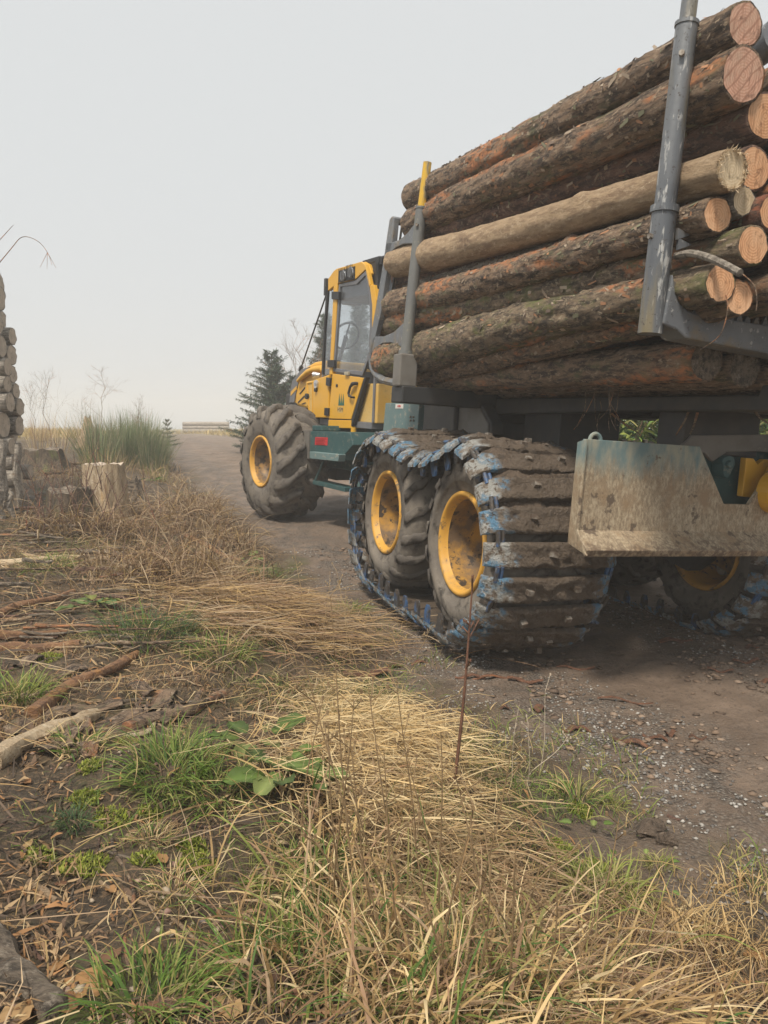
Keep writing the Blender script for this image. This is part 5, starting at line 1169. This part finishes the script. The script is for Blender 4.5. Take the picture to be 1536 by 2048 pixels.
# stumps ------------------------------------------------------------------------
def stump(px, py, w, h, label, seed, mats, cone=0.0, flare=.35, tear=1.0):
    c = gpt(px, py); g = np.random.default_rng(seed); nc, nr = 40, 12; V = []; F = []
    for i in range(nr):
        t = i/(nr-1)
        for j in range(nc):
            a = 2*math.pi*j/nc; r = w*.5*(1+flare*(1-t)**2.2*(1+.5*math.sin(a*4+seed)))*(1-cone*t)
            r *= 1+.10*math.sin(a*9+seed)*(1-.5*t)*float(fbm(a*2, seed, 2, 76))+.20*(float(fbm(math.cos(a)*4+seed, math.sin(a)*4+t*.7, 3, 71))-.45)+.10*(float(fbm(a*6, t*3+seed, 2, 72))-.45)
            V.append((r*math.cos(a), r*math.sin(a), -.08+(h+.08)*t+((.5*h*(float(fbm(a*3.5, 3+seed, 3, 73))-.45)+.12*h*(float(fbm(a*14, 3+seed, 2, 75))-.4))*tear*max(0, (t-.6)/.4))))
    for i in range(nr-1):
        for j in range(nc): F.append((i*nc+j, i*nc+(j+1) % nc, (i+1)*nc+(j+1) % nc, (i+1)*nc+j))
    mb = MB(); mb.add(V, F); o = mb.build('tree_stump', mats[0], None, Matrix.Translation((c[0], c[1], gz(c[0], c[1]))), True); setp(o, label, 'stump')
    mb = MB(); T_ = V[-nc:]; cz = sum(p[2] for p in T_)/nc-.02; mb.add([(0, 0, cz)]+T_, [(0, 1+j, 1+(j+1) % nc) for j in range(nc)]); mb.build('cut_face', mats[1], o)
    return o
mo = bark('stump_wood', (.60, .47, .31), (.36, .26, .165), (.70, .60, .45), (.32, .29, .15), (.58, .36, .16), .0, .04, 2)
M['stump'] = mo
M['stump_moss'] = bark('stump_mossy', (.15, .11, .075), (.05, .04, .03), (.24, .19, .12), (.13, .15, .035), (.30, .18, .09), .07, .0, 2)
stump(212, 1040, .46, .62, 'tall tan weathered stump with stringy wood on the bank', 1, ('stump', 'cut_grey'), .04, .22, .25)
stump(140, 1045, .5, .36, 'broad moss covered stump next to the tan stump', 2, ('stump_moss', 'rot'), .12, .5)
stump(262, 1025, .40, .42, 'dark low root stump on the other side of the tan stump', 3, ('rot', 'rot'), .3, .6)
stump(178, 893, .6, .75, 'brown pointed rotten stump on the skyline above the broad stump', 4, ('debarked', 'rot'), .75, .3)
stump(85, 935, .8, .3, 'wide dark mossy stump behind the log stack end', 5, ('stump_moss', 'rot'), .15, .3)

# moss cushions
def moss(px, py, r, label):
    c = gpt(px, py); n = int(900*(r/.1)**1.4); a = rng.random(n)*6.28; rr = r*np.sqrt(rng.random(n))*(.6+.5*fbm(np.cos(a)*2+px, np.sin(a)*2, 3, 74)*1.4)
    x = c[0]+rr*np.cos(a); y = c[1]+rr*np.sin(a); rt = grounded(x, y, -.004); rt[:, 2] += .012*np.clip(1-(rr/r)**2, 0, 1)
    V, Q, C = blade_arrays(rt, rng.random(n)*6.28, .3+1.2*rng.random(n), .2+.4*rng.random(n), .010+.014*rng.random(n), .004+.004*rng.random(n), pal(np.array([[.26, .30, .04], [.20, .24, .035], [.36, .37, .08], [.12, .15, .03]]), n), 2, False)
    base = np.array([c[0], c[1], gz(c[0], c[1])]); o = link('moss_cushion', np_mesh('moss_cushion', V-base, Q, 'blade_mat', C)); o.location = base; setp(o, label, 'moss', 'moss cushions on the bare soil')
for (px, py, r) in ((172, 1610, .06), (225, 1640, .07), (165, 1745, .085), (385, 1700, .06), (395, 1740, .065), (295, 1722, .05), (180, 1545, .06), (510, 1780, .05), (300, 1630, .05), (80, 1720, .05), (95, 1315, .09), (250, 1490, .05), (1160, 1630, .06), (1120, 1700, .06), (1190, 1745, .05)):
    moss(px, py, r, 'bright yellow green moss cushion on bare soil')
# dock plants: broad leaves
def leaf_geo(L, W, curl, fold, n=7):
    V = []; F = []
    for i in range(n+1):
        t = i/n; w = W*math.sin(math.pi*min(1, t*.93+.07))**.75*.5; z = curl*L*t*t
        for k in (-1, -.5, 0, .5, 1): V.append((L*t, w*k, z+fold*w*abs(k)+.05*L*math.sin(t*17+k*3)*abs(k)))
    for i in range(n):
        for k in range(4): a = i*5+k; F.append((a, a+1, a+6, a+5))
    return V, F
def dock(px, py, leaves, label, P, Lr=(.10, .17), grp='broad leaved dock plants'):
    c = gpt(px, py); o = empty('dock_plant', Matrix.Translation((c[0], c[1], gz(c[0], c[1]))))
    for k in range(leaves):
        L_ = Lr[0]+(Lr[1]-Lr[0])*random.random(); V, F = leaf_geo(L_, L_*.66, -.28*random.random(), .3)
        cc = P[k % len(P)]*(.85+.3*random.random()); me = np_mesh('leaf', np.array(V), np.array(F), 'leaf_mat', np.tile(cc, (len(V), 1))*np.tile(np.array([.8, 1, 1.45, 1.05, .85]), len(V)//5)[:, None], True)
        a = k*2.4+random.random()*.5; dd = .02+.10*random.random()
        link('leaf', me, o, Matrix.Translation((dd*math.cos(a), dd*math.sin(a), .02+.05*random.random()))@Matrix.Rotation(a, 4, 'Z')@Matrix.Rotation(.1-.5*random.random(), 4, 'Y')@Matrix.Rotation(.5*(random.random()-.5), 4, 'X'))
    setp(o, label, 'plant', grp if grp else None); return o
DK = np.array([[.11, .17, .04], [.14, .20, .055], [.085, .13, .035], [.18, .22, .07]])
dock(560, 1565, 9, 'broad leaved green dock plant in the straw', DK, (.10, .18)); dock(500, 1500, 8, 'dark green dock rosette above the bright dock', DK*.75, (.10, .18)); dock(620, 1590, 6, 'small dock rosette with rounded leaves in the straw', DK, (.07, .12))
dock(185, 1222, 7, 'dock with a large yellowish leaf beside the dark tuft', np.array([[.22, .24, .06], [.14, .20, .06], [.10, .17, .06]]), (.13, .2)); dock(490, 1125, 6, 'low green dock by the brown weeds', DK, (.09, .15)); dock(300, 965, 6, 'green dock beside the tan stump', DK, (.12, .18))
dock(1185, 1690, 4, 'tiny green rosette on the gravel edge', DK, (.03, .05)); dock(1290, 1760, 4, 'tiny pale rosette on the gravel edge', DK*1.3, (.025, .04))
# fallen leaves
LB = np.array([[.36, .20, .085], [.28, .14, .06], [.20, .105, .06], [.42, .27, .13], [.17, .10, .07]])
for k, (px, py, s) in enumerate(((220, 1985, .13), (160, 2030, .12), (600, 1985, .085), (470, 1930, .11), (530, 1985, .09), (330, 1745, .06), (440, 1965, .10), (560, 2020, .07), (60, 2030, .12), (385, 2010, .10), (520, 1905, .09), (640, 1940, .08), (200, 1935, .06), (270, 1905, .05), (710, 1990, .07), (110, 1960, .08), (345, 1620, .05), (130, 1780, .05), (45, 1710, .05), (430, 1560, .06), (1485, 1920, .09), (60, 1580, .06), (255, 2040, .1), (480, 2040, .1), (90, 1830, .05), (230, 1800, .05))):
    c = gpt(px, py); V, F = leaf_geo(s, s*.62, .1-.5*random.random(), .5*random.random()); cc = LB[k % 5]*(.85+.3*random.random())
    o = link('fallen_leaf', np_mesh('fallen_leaf', np.array(V), np.array(F), 'leaf_mat', np.tile(cc, (len(V), 1)), True), None, Matrix.Translation((c[0], c[1], gz(c[0], c[1])+.012))@Matrix.Rotation(random.random()*6.28, 4, 'Z')@Matrix.Rotation(.4*(random.random()-.5), 4, 'X'))
    setp(o, 'curled brown leaf fallen on the soil of the bank' if k != 20 else 'rusty brown leaf fallen on the gravel beside dry sprigs', 'leaf', 'brown leaves fallen on the bank' if k != 20 else None)
# branches and sticks lying about: (pixel from, pixel to, radius, material, label)
M['peeled'] = bark('peeled_branch', (.70, .55, .37), (.52, .38, .235), (.78, .66, .48), (.60, .46, .28), (.30, .2, .12), -.05, -.04)
M['orange_wood'] = bark('barked_branch', (.36, .19, .095), (.20, .11, .065), (.46, .28, .15), (.26, .15, .09), (.50, .25, .09), .0, .08)
def stick(a, b, r, m, label, group=None, lift=.6, cat='branch', name='branch', mid=0.0, sub=0):
    A, B = gpt(*a), gpt(*b); n = 12; mb = MB(); P = []; dv = B-A; nrm = np.array([-dv[1], dv[0], 0])
    for s in np.linspace(0, 1, n):
        q = A+dv*s+nrm*mid*math.sin(math.pi*s)+nrm*.02*math.sin(s*9+a[0]); P.append((q[0], q[1], gz(q[0], q[1])+r*lift))
    z = np.array([p[2] for p in P]); z = np.convolve(np.pad(z, 2, 'edge'), np.ones(5)/5, 'valid'); z = np.maximum(z, np.array([p[2] for p in P])-r*.5)
    P = [(p[0], p[1], zz) for p, zz in zip(P, z)]
    mb.tube(P, [r*(1-.35*s+.1*math.sin(s*17+a[1])) for s in np.linspace(0, 1, n)], 9)
    for k in range(sub):
        i = 2+random.randrange(n-4); q = Vector(P[i]); an = random.random()*6.28; e = q+Vector((.15*math.cos(an), .15*math.sin(an), .04)); mb.tube([q, q.lerp(e, .5)+Vector((0, 0, .02)), e], [r*.4, r*.3, r*.15], 5)
    V = np.array(mb.v); V += (rng.random(V.shape)-.5)*r*.16; mb.v = [tuple(v) for v in V]
    o = mb.build(name, m, None, None, True); setp(o, label, cat, group); return o
stick((-20, 1545), (200, 1445), .044, 'peeled', 'thick pale peeled branch lying on dark bark')
stick((55, 1445), (280, 1318), .036, 'orange_wood', 'reddish barked branch lying above the peeled branch', mid=.04)
stick((0, 1412), (420, 1345), .013, 'bark', 'long thin grey stick crossing the reddish branch')
stick((-10, 1284), (135, 1275), .034, 'orange_wood', 'orange torn branch beside the yellowish tuft')
stick((0, 1305), (160, 1299), .036, 'orange_wood', 'snapped branch with a pale broken end beside the torn one')
stick((-10, 1135), (220, 1124), .034, 'peeled', 'long pale lying branch behind the dark tuft')
stick((0, 1235), (150, 1190), .032, 'orange_wood', 'tan stick lying behind the fallen dock leaf')
stick((250, 1468), (450, 1402), .034, 'bark', 'dark barked branch with stubs beside the green tuft', sub=4)
stick((195, 1490), (320, 1425), .016, 'peeled', 'curved tan stick before the dark barked branch', mid=-.12)
stick((230, 1415), (420, 1400), .010, 'rot', 'grey splinter lying across the dark branch')
stick((100, 1045), (300, 1050), .03, 'rot', 'grey board like branch lying before the stumps', mid=.02)
stick((90, 932), (240, 945), .035, 'bark', 'branch lying in the scrub behind the mossy stumps', lift=1.5)
stick((375, 1075), (480, 1130), .03, 'orange_wood', 'reddish brown rotten branch in the brown weeds')
stick((205, 1770), (500, 1950), .006, 'debarked', 'long thin stick lying across the crumbling soil')
stick((230, 1690), (258, 1960), .006, 'bark', 'upright lying twig on the bare soil', mid=.03)
stick((60, 1770), (115, 1815), .012, 'debarked', 'short bent stub of wood on the soil')
stick((-30, 1890), (120, 2050), .045, 'rot', 'crumbling grey rotten wood piece among fallen leaves', lift=.2)
stick((1335, 1640), (1360, 1648), .008, 'bark_red', 'small brown stick on the gravel')
TW = 'thin twigs lying on the bank'
for k in range(46):
    px = 10+430*random.random(); py = 1080+830*random.random()
    a = random.random()*math.pi; l = 40+110*random.random()
    stick((px, py), (min(max(px+l*math.cos(a), -30), 560), py+.45*l*math.sin(a)), .003+.004*random.random()*(1.6 if py < 1400 else 1), random.choice(['bark', 'rot', 'debarked', 'bark_red']), 'thin dry twig lying on the littered bank', TW, cat='twig', name='twig', mid=.1*(random.random()-.5), sub=random.randrange(2))
# slash heaps of small wood further up the bank
for k in range(64):
    px = -20+330*random.random(); py = 1020+290*random.random(); a = .5*(random.random()-.5); l = 50+120*random.random()
    stick((px, py), (px+l*math.cos(a), py+.3*l*math.sin(a)), .007+.020*random.random()*(1400-py)/400, random.choice(['bark', 'rot', 'bark_red', 'bark', 'debarked', 'rot']), 'grey brown stick in the slash before the log stack', 'sticks in the slash', cat='stick', name='stick', lift=.8+5*random.random(), mid=.1*(random.random()-.5))
# bark scraps
def scrap(px, py, l, w, m, label, group, yaw=None, name='bark_piece'):
    c = gpt(px, py); n = 8; V = []; F = []; t_ = .006
    for i in range(n+1):
        s = i/n
        for k in range(5):
            q = k/4-.5; ww = w*(.6+.4*math.sin(math.pi*s))*(1+.4*(random.random()-.5)); V.append((l*(s-.5), q*ww, .35*w*(.25-q*q)+.012*math.sin(s*7+px)+.004*random.random()))
    m_ = len(V); V += [(x, y, z-t_) for x, y, z in V]
    for i in range(n):
        for k in range(4): a = i*5+k; F += [(a, a+1, a+6, a+5), (m_+a, m_+a+5, m_+a+6, m_+a+1)]
    for i in range(n):
        a = i*5; F += [(a, a+5, m_+a+5, m_+a), (a+4, m_+a+4, m_+a+9, a+9)]
    mb = MB(); mb.add(V, F)
    o = mb.build(name, m, None, Matrix.Translation((c[0], c[1], gz(c[0], c[1])+.012))@Matrix.Rotation(random.random()*6.28 if yaw is None else yaw, 4, 'Z')@Matrix.Rotation(.25*(random.random()-.5), 4, 'X'), True); setp(o, label, 'bark', group); return o
M['red_bark'] = bark('red_inner_bark', (.25, .115, .065), (.12, .065, .042), (.36, .18, .10), (.22, .10, .06), (.50, .20, .08), .0, .03)
for (px, py, l, w) in ((215, 1455, .30, .13), (160, 1470, .22, .12), (120, 1490, .24, .1), (260, 1440, .2, .1), (40, 1470, .2, .12), (320, 1410, .28, .1), (90, 1440, .22, .12), (135, 1350, .2, .1), (25, 1510, .2, .1), (190, 1430, .25, .12), (340, 1440, .2, .1), (60, 1330, .2, .08), (180, 1500, .18, .08), (280, 1380, .2, .08)):
    scrap(px, py, l, w, 'bark', 'dark curled scrap of bark lying beside the peeled branch', 'bark scraps beside the peeled branch')
for (px, py, l, w, yw) in ((985, 1362, .42, .05, .1), (940, 1358, .3, .05, -.1), (1050, 1372, .35, .05, -.3), (1010, 1420, .12, .045, .1), (1078, 1428, .12, .08, .4), (1260, 1490, .28, .05, -.6), (1310, 1480, .2, .04, -.5), (1490, 1330, .3, .05, .2), (1440, 1345, .25, .05, -.3), (1530, 1370, .2, .06, 0), (1350, 1290, .4, .08, .1), (1140, 1470, .16, .06, .1), (1480, 1770, .07, .03, .5), (1150, 1340, .4, .04, -.1), (1250, 1410, .5, .03, -.35), (840, 1330, .2, .06, .2), (790, 1340, .16, .07, .4), (1340, 1478, .1, .04, .3), (1160, 1462, .2, .03, -.4), (800, 1245, .2, .05, .3), (1300, 1785, .06, .03, .2), (1395, 1480, .14, .03, -.2), (1500, 1300, .22, .05, .3)):
    scrap(px, py, l*.62, w*.8, 'red_bark', 'rusty red strip of bark lying on the muddy track', 'red bark strips on the track', yw)
scrap(730, 1355, .3, .12, 'red_bark', 'rusty bark slab at the edge of the straw', None, .3)
# gravel, clods and litter
def rocks(p, size, flat, cols, g=rng):
    n = len(p); base = np.array([[1, 0, 0], [-1, 0, 0], [0, 1, 0], [0, -1, 0], [0, 0, 1], [0, 0, -1], [.6, .6, .55], [-.6, .6, .5], [-.6, -.6, .55], [.6, -.6, .5]], float)
    tri = np.array([[4, 0, 6], [6, 0, 2], [6, 2, 4], [4, 2, 7], [7, 2, 1], [7, 1, 4], [4, 1, 8], [8, 1, 3], [8, 3, 4], [4, 3, 9], [9, 3, 0], [9, 0, 4], [5, 2, 0], [5, 1, 2], [5, 3, 1], [5, 0, 3]])
    B = base[None]*(.65+.6*g.random((n, 10, 1))); B[:, :, 2] *= flat[:, None]
    B *= np.stack([np.ones(n), .6+.4*g.random(n), np.ones(n)], 1)[:, None, :]
    a = g.random(n)*6.28; c, s = np.cos(a)[:, None], np.sin(a)[:, None]
    X_ = B[:, :, 0]*c-B[:, :, 1]*s; Y_ = B[:, :, 0]*s+B[:, :, 1]*c
    V = np.stack([X_, Y_, B[:, :, 2]], 2)*size[:, None, None]+np.stack([p[:, 0], p[:, 1], ground(p[:, 0], p[:, 1])+size*flat*.35], 1)[:, None, :]
    Q = (np.arange(n)*10)[:, None, None]+tri[None]
    return V.reshape(-1, 3), Q.reshape(-1, 3), np.repeat(cols, 10, 0)
GREYS = np.array([[.20, .185, .17], [.28, .265, .24], [.15, .14, .13], [.11, .10, .092], [.24, .20, .16], [.38, .36, .33]])
p = scatter(9000, -1.6, 4.6, 1.25, 8.5, lambda x, y, d: (np.clip(1-np.abs(d-.5)/.75, 0, 1)**1.2+np.clip(1-np.abs(d-2.1)/.5, 0, 1)*.45)*near(y)*np.clip((fbm(x*2.4, y*2.4, 4, 81)-.40)*6, .03, 1)); n = len(p)
stuff('gravel', 'grey gravel strewn along the edge of the muddy track', [rocks(p, .003+.011*rng.random(n)**2.6, .4+.4*rng.random(n), pal(GREYS, n))], 'stone_mat')
p = scatter(9000, -1.5, 4.8, 1.4, 9, lambda x, y, d: np.clip((d-.2)/.6, 0, 1)*np.clip((5-d), 0, 1)*near(y)*np.clip((fbm(x*1.9, y*1.9, 4, 82)-.38)*5, .05, 1)); n = len(p)
stuff('mud_crumbs', 'crumbs and flakes of trodden mud on the track', [rocks(p, .005+.03*rng.random(n)**3, .18+.25*rng.random(n), pal(np.array([[.22, .155, .11], [.17, .12, .085], [.27, .20, .148], [.12, .086, .064]]), n))], 'litter_mat')
p = scatter(24000, -4.5, 2.3, 1.0, 9, lambda x, y, d: np.clip((-d)/.5, 0, 1)*near(y)*np.clip((fbm(x*2, y*2, 3, 83)-.35)*4, .1, 1)); n = len(p)
l1 = blade_arrays(grounded(p[:, 0], p[:, 1], .004), rng.random(n)*6.28, .25*rng.random(n), .2+.3*rng.random(n), .02+.07*rng.random(n)**2, .003+.008*rng.random(n), pal(np.array([[.24, .15, .08], [.13, .085, .055], [.36, .25, .14], [.075, .055, .04], [.30, .16, .07]]), n), 2)
p = scatter(7000, -5, 1.6, 1.0, 11, lambda x, y, d: np.clip((-d-.5)/.6, 0, 1)*near(y)**.8*np.clip((fbm(x*1.2+3, y*1.2, 3, 85)-.36)*4, .08, 1)); n = len(p)
l2 = blade_arrays(grounded(p[:, 0], p[:, 1], .012), rng.random(n)*6.28, .3*rng.random(n), .3*rng.random(n), .06+.30*rng.random(n)**2, .003+.007*rng.random(n)**2, pal(np.array([[.24, .17, .11], [.12, .085, .06], [.40, .30, .19], [.07, .052, .04], [.30, .17, .09]]), n), 4, kink=.35)
stuff('leaf_litter', 'needle, twig and chip litter covering the soil of the bank', [l1, l2], 'litter_mat')
p = scatter(700, -2, 1.2, 1.0, 3.2, lambda x, y, d: np.clip((-d-.4), 0, 1)*np.clip((fbm(x*2, y*2, 3, 84)-.45)*6, .02, 1)); n = len(p)
stuff('soil_pebbles', 'reddish and grey pebbles in the bare soil of the bank', [rocks(p, .005+.014*rng.random(n)**2, .5+.3*rng.random(n), pal(np.array([[.30, .21, .16], [.24, .15, .12], [.38, .31, .23], [.2, .17, .15]]), n))], 'stone_mat')
for (px, py, s, lab) in ((1303, 1672, .045, 'dark crumbly mud clod on the gravel'), (1335, 1690, .03, 'smaller mud clod beside the dark crumbly clod'), (310, 1870, .0, ''), (275, 1900, .0, '')):
    if s == 0: continue
    c = gpt(px, py); g = np.random.default_rng(int(px)); mb = MB(); n1, n2 = 12, 8; V = [(0, 0, s*1.1)]; F = []
    for i in range(1, n2):
        for j in range(n1):
            ph = math.pi*i/n2; th = 2*math.pi*j/n1; r = s*(.75+.5*g.random()); V.append((r*1.3*math.sin(ph)*math.cos(th), r*math.sin(ph)*math.sin(th), r*.9*math.cos(ph)))
    V.append((0, 0, -s)); F += [(0, 1+j, 1+(j+1) % n1) for j in range(n1)]
    for i in range(n2-2):
        for j in range(n1): a = 1+i*n1; F.append((a+j, a+n1+j, a+n1+(j+1) % n1, a+(j+1) % n1))
    e = len(V)-1; a = 1+(n2-2)*n1; F += [(e, a+(j+1) % n1, a+j) for j in range(n1)]
    mb.add(V, F); o = mb.build('mud_clod', 'mudcake', None, Matrix.Translation((c[0], c[1], gz(c[0], c[1])+s*.5))); setp(o, lab, 'clod')
# twigs hanging off the load
def hang(pts, v, r, m, label, cat='twig', group=None, name='twig'):
    Q_ = smooth_pts([MR@Vector(hr(x, y, v)) for x, y in pts], 4); mb = MB(); k = len(Q_); mb.tube(Q_, [r*(1-.5*i/(k-1)) for i in range(k)] if r < .012 else [r]*k, 8); o = mb.build(name, m, None, None, True); setp(o, label, cat, group)
hang([(1352, 512), (1380, 507), (1410, 513), (1440, 525), (1480, 546)], 1.17, .017, 'grey_bark', 'curved broken branch sticking out beside the rear stake', 'branch', None, 'branch')
hang([(1485, 548), (1508, 570), (1514, 600), (1512, 622)], 1.1, .003, 'bark', 'thin wiry twig curling down from the broken branch')
hang([(1452, 590), (1455, 620), (1440, 670), (1400, 700)], 1.2, .003, 'bark', 'thin wiry twig hanging before the rear bunk')
for k in range(9):
    x0 = 1165+70*random.random(); dx = 60*(random.random()-.6); hang([(x0+25*(random.random()-.5), 770+random.random()*30), (x0+dx*.3, 812+8*random.random()), (x0+dx*.8+14*(random.random()-.5), 838+8*random.random()), (x0+dx*1.1, 850+20*random.random())], .55+.3*random.random(), .0028, 'bark', 'dangling dead twig hanging under the load above the track', 'twig', 'twigs hanging under the load')
for (pts) in ([(1215, 820), (1245, 845), (1280, 868)], [(1385, 800), (1370, 840), (1352, 870)], [(1395, 825), (1388, 850), (1380, 868)], [(1505, 815), (1520, 835), (1540, 850)]):
    hang(pts, .3, .009, 'bark', 'dark broken branch hanging under the load above the dozer blade', 'branch', 'branches hanging above the dozer blade', 'branch')

# ------------------------------------------------------------------ fog
mb = MB(); mb.span((-148, -19, -1.6), (148, 196, 8.5)); hz = mb.build('haze', [])
m, nt, b = mk('fog_air'); nt.nodes.remove(b)
pv = nt.nodes.new('ShaderNodeVolumePrincipled'); pv.inputs['Color'].default_value = (.98, .985, .98, 1); pv.inputs['Density'].default_value = .006; pv.inputs['Anisotropy'].default_value = .1
nt.links.new(pv.outputs[0], nt.nodes['Material Output'].inputs['Volume']); m.cycles.homogeneous_volume = True
hz.data.materials.append(m); setp(hz, 'pale fog lying over the clearing', None, None, 'stuff')
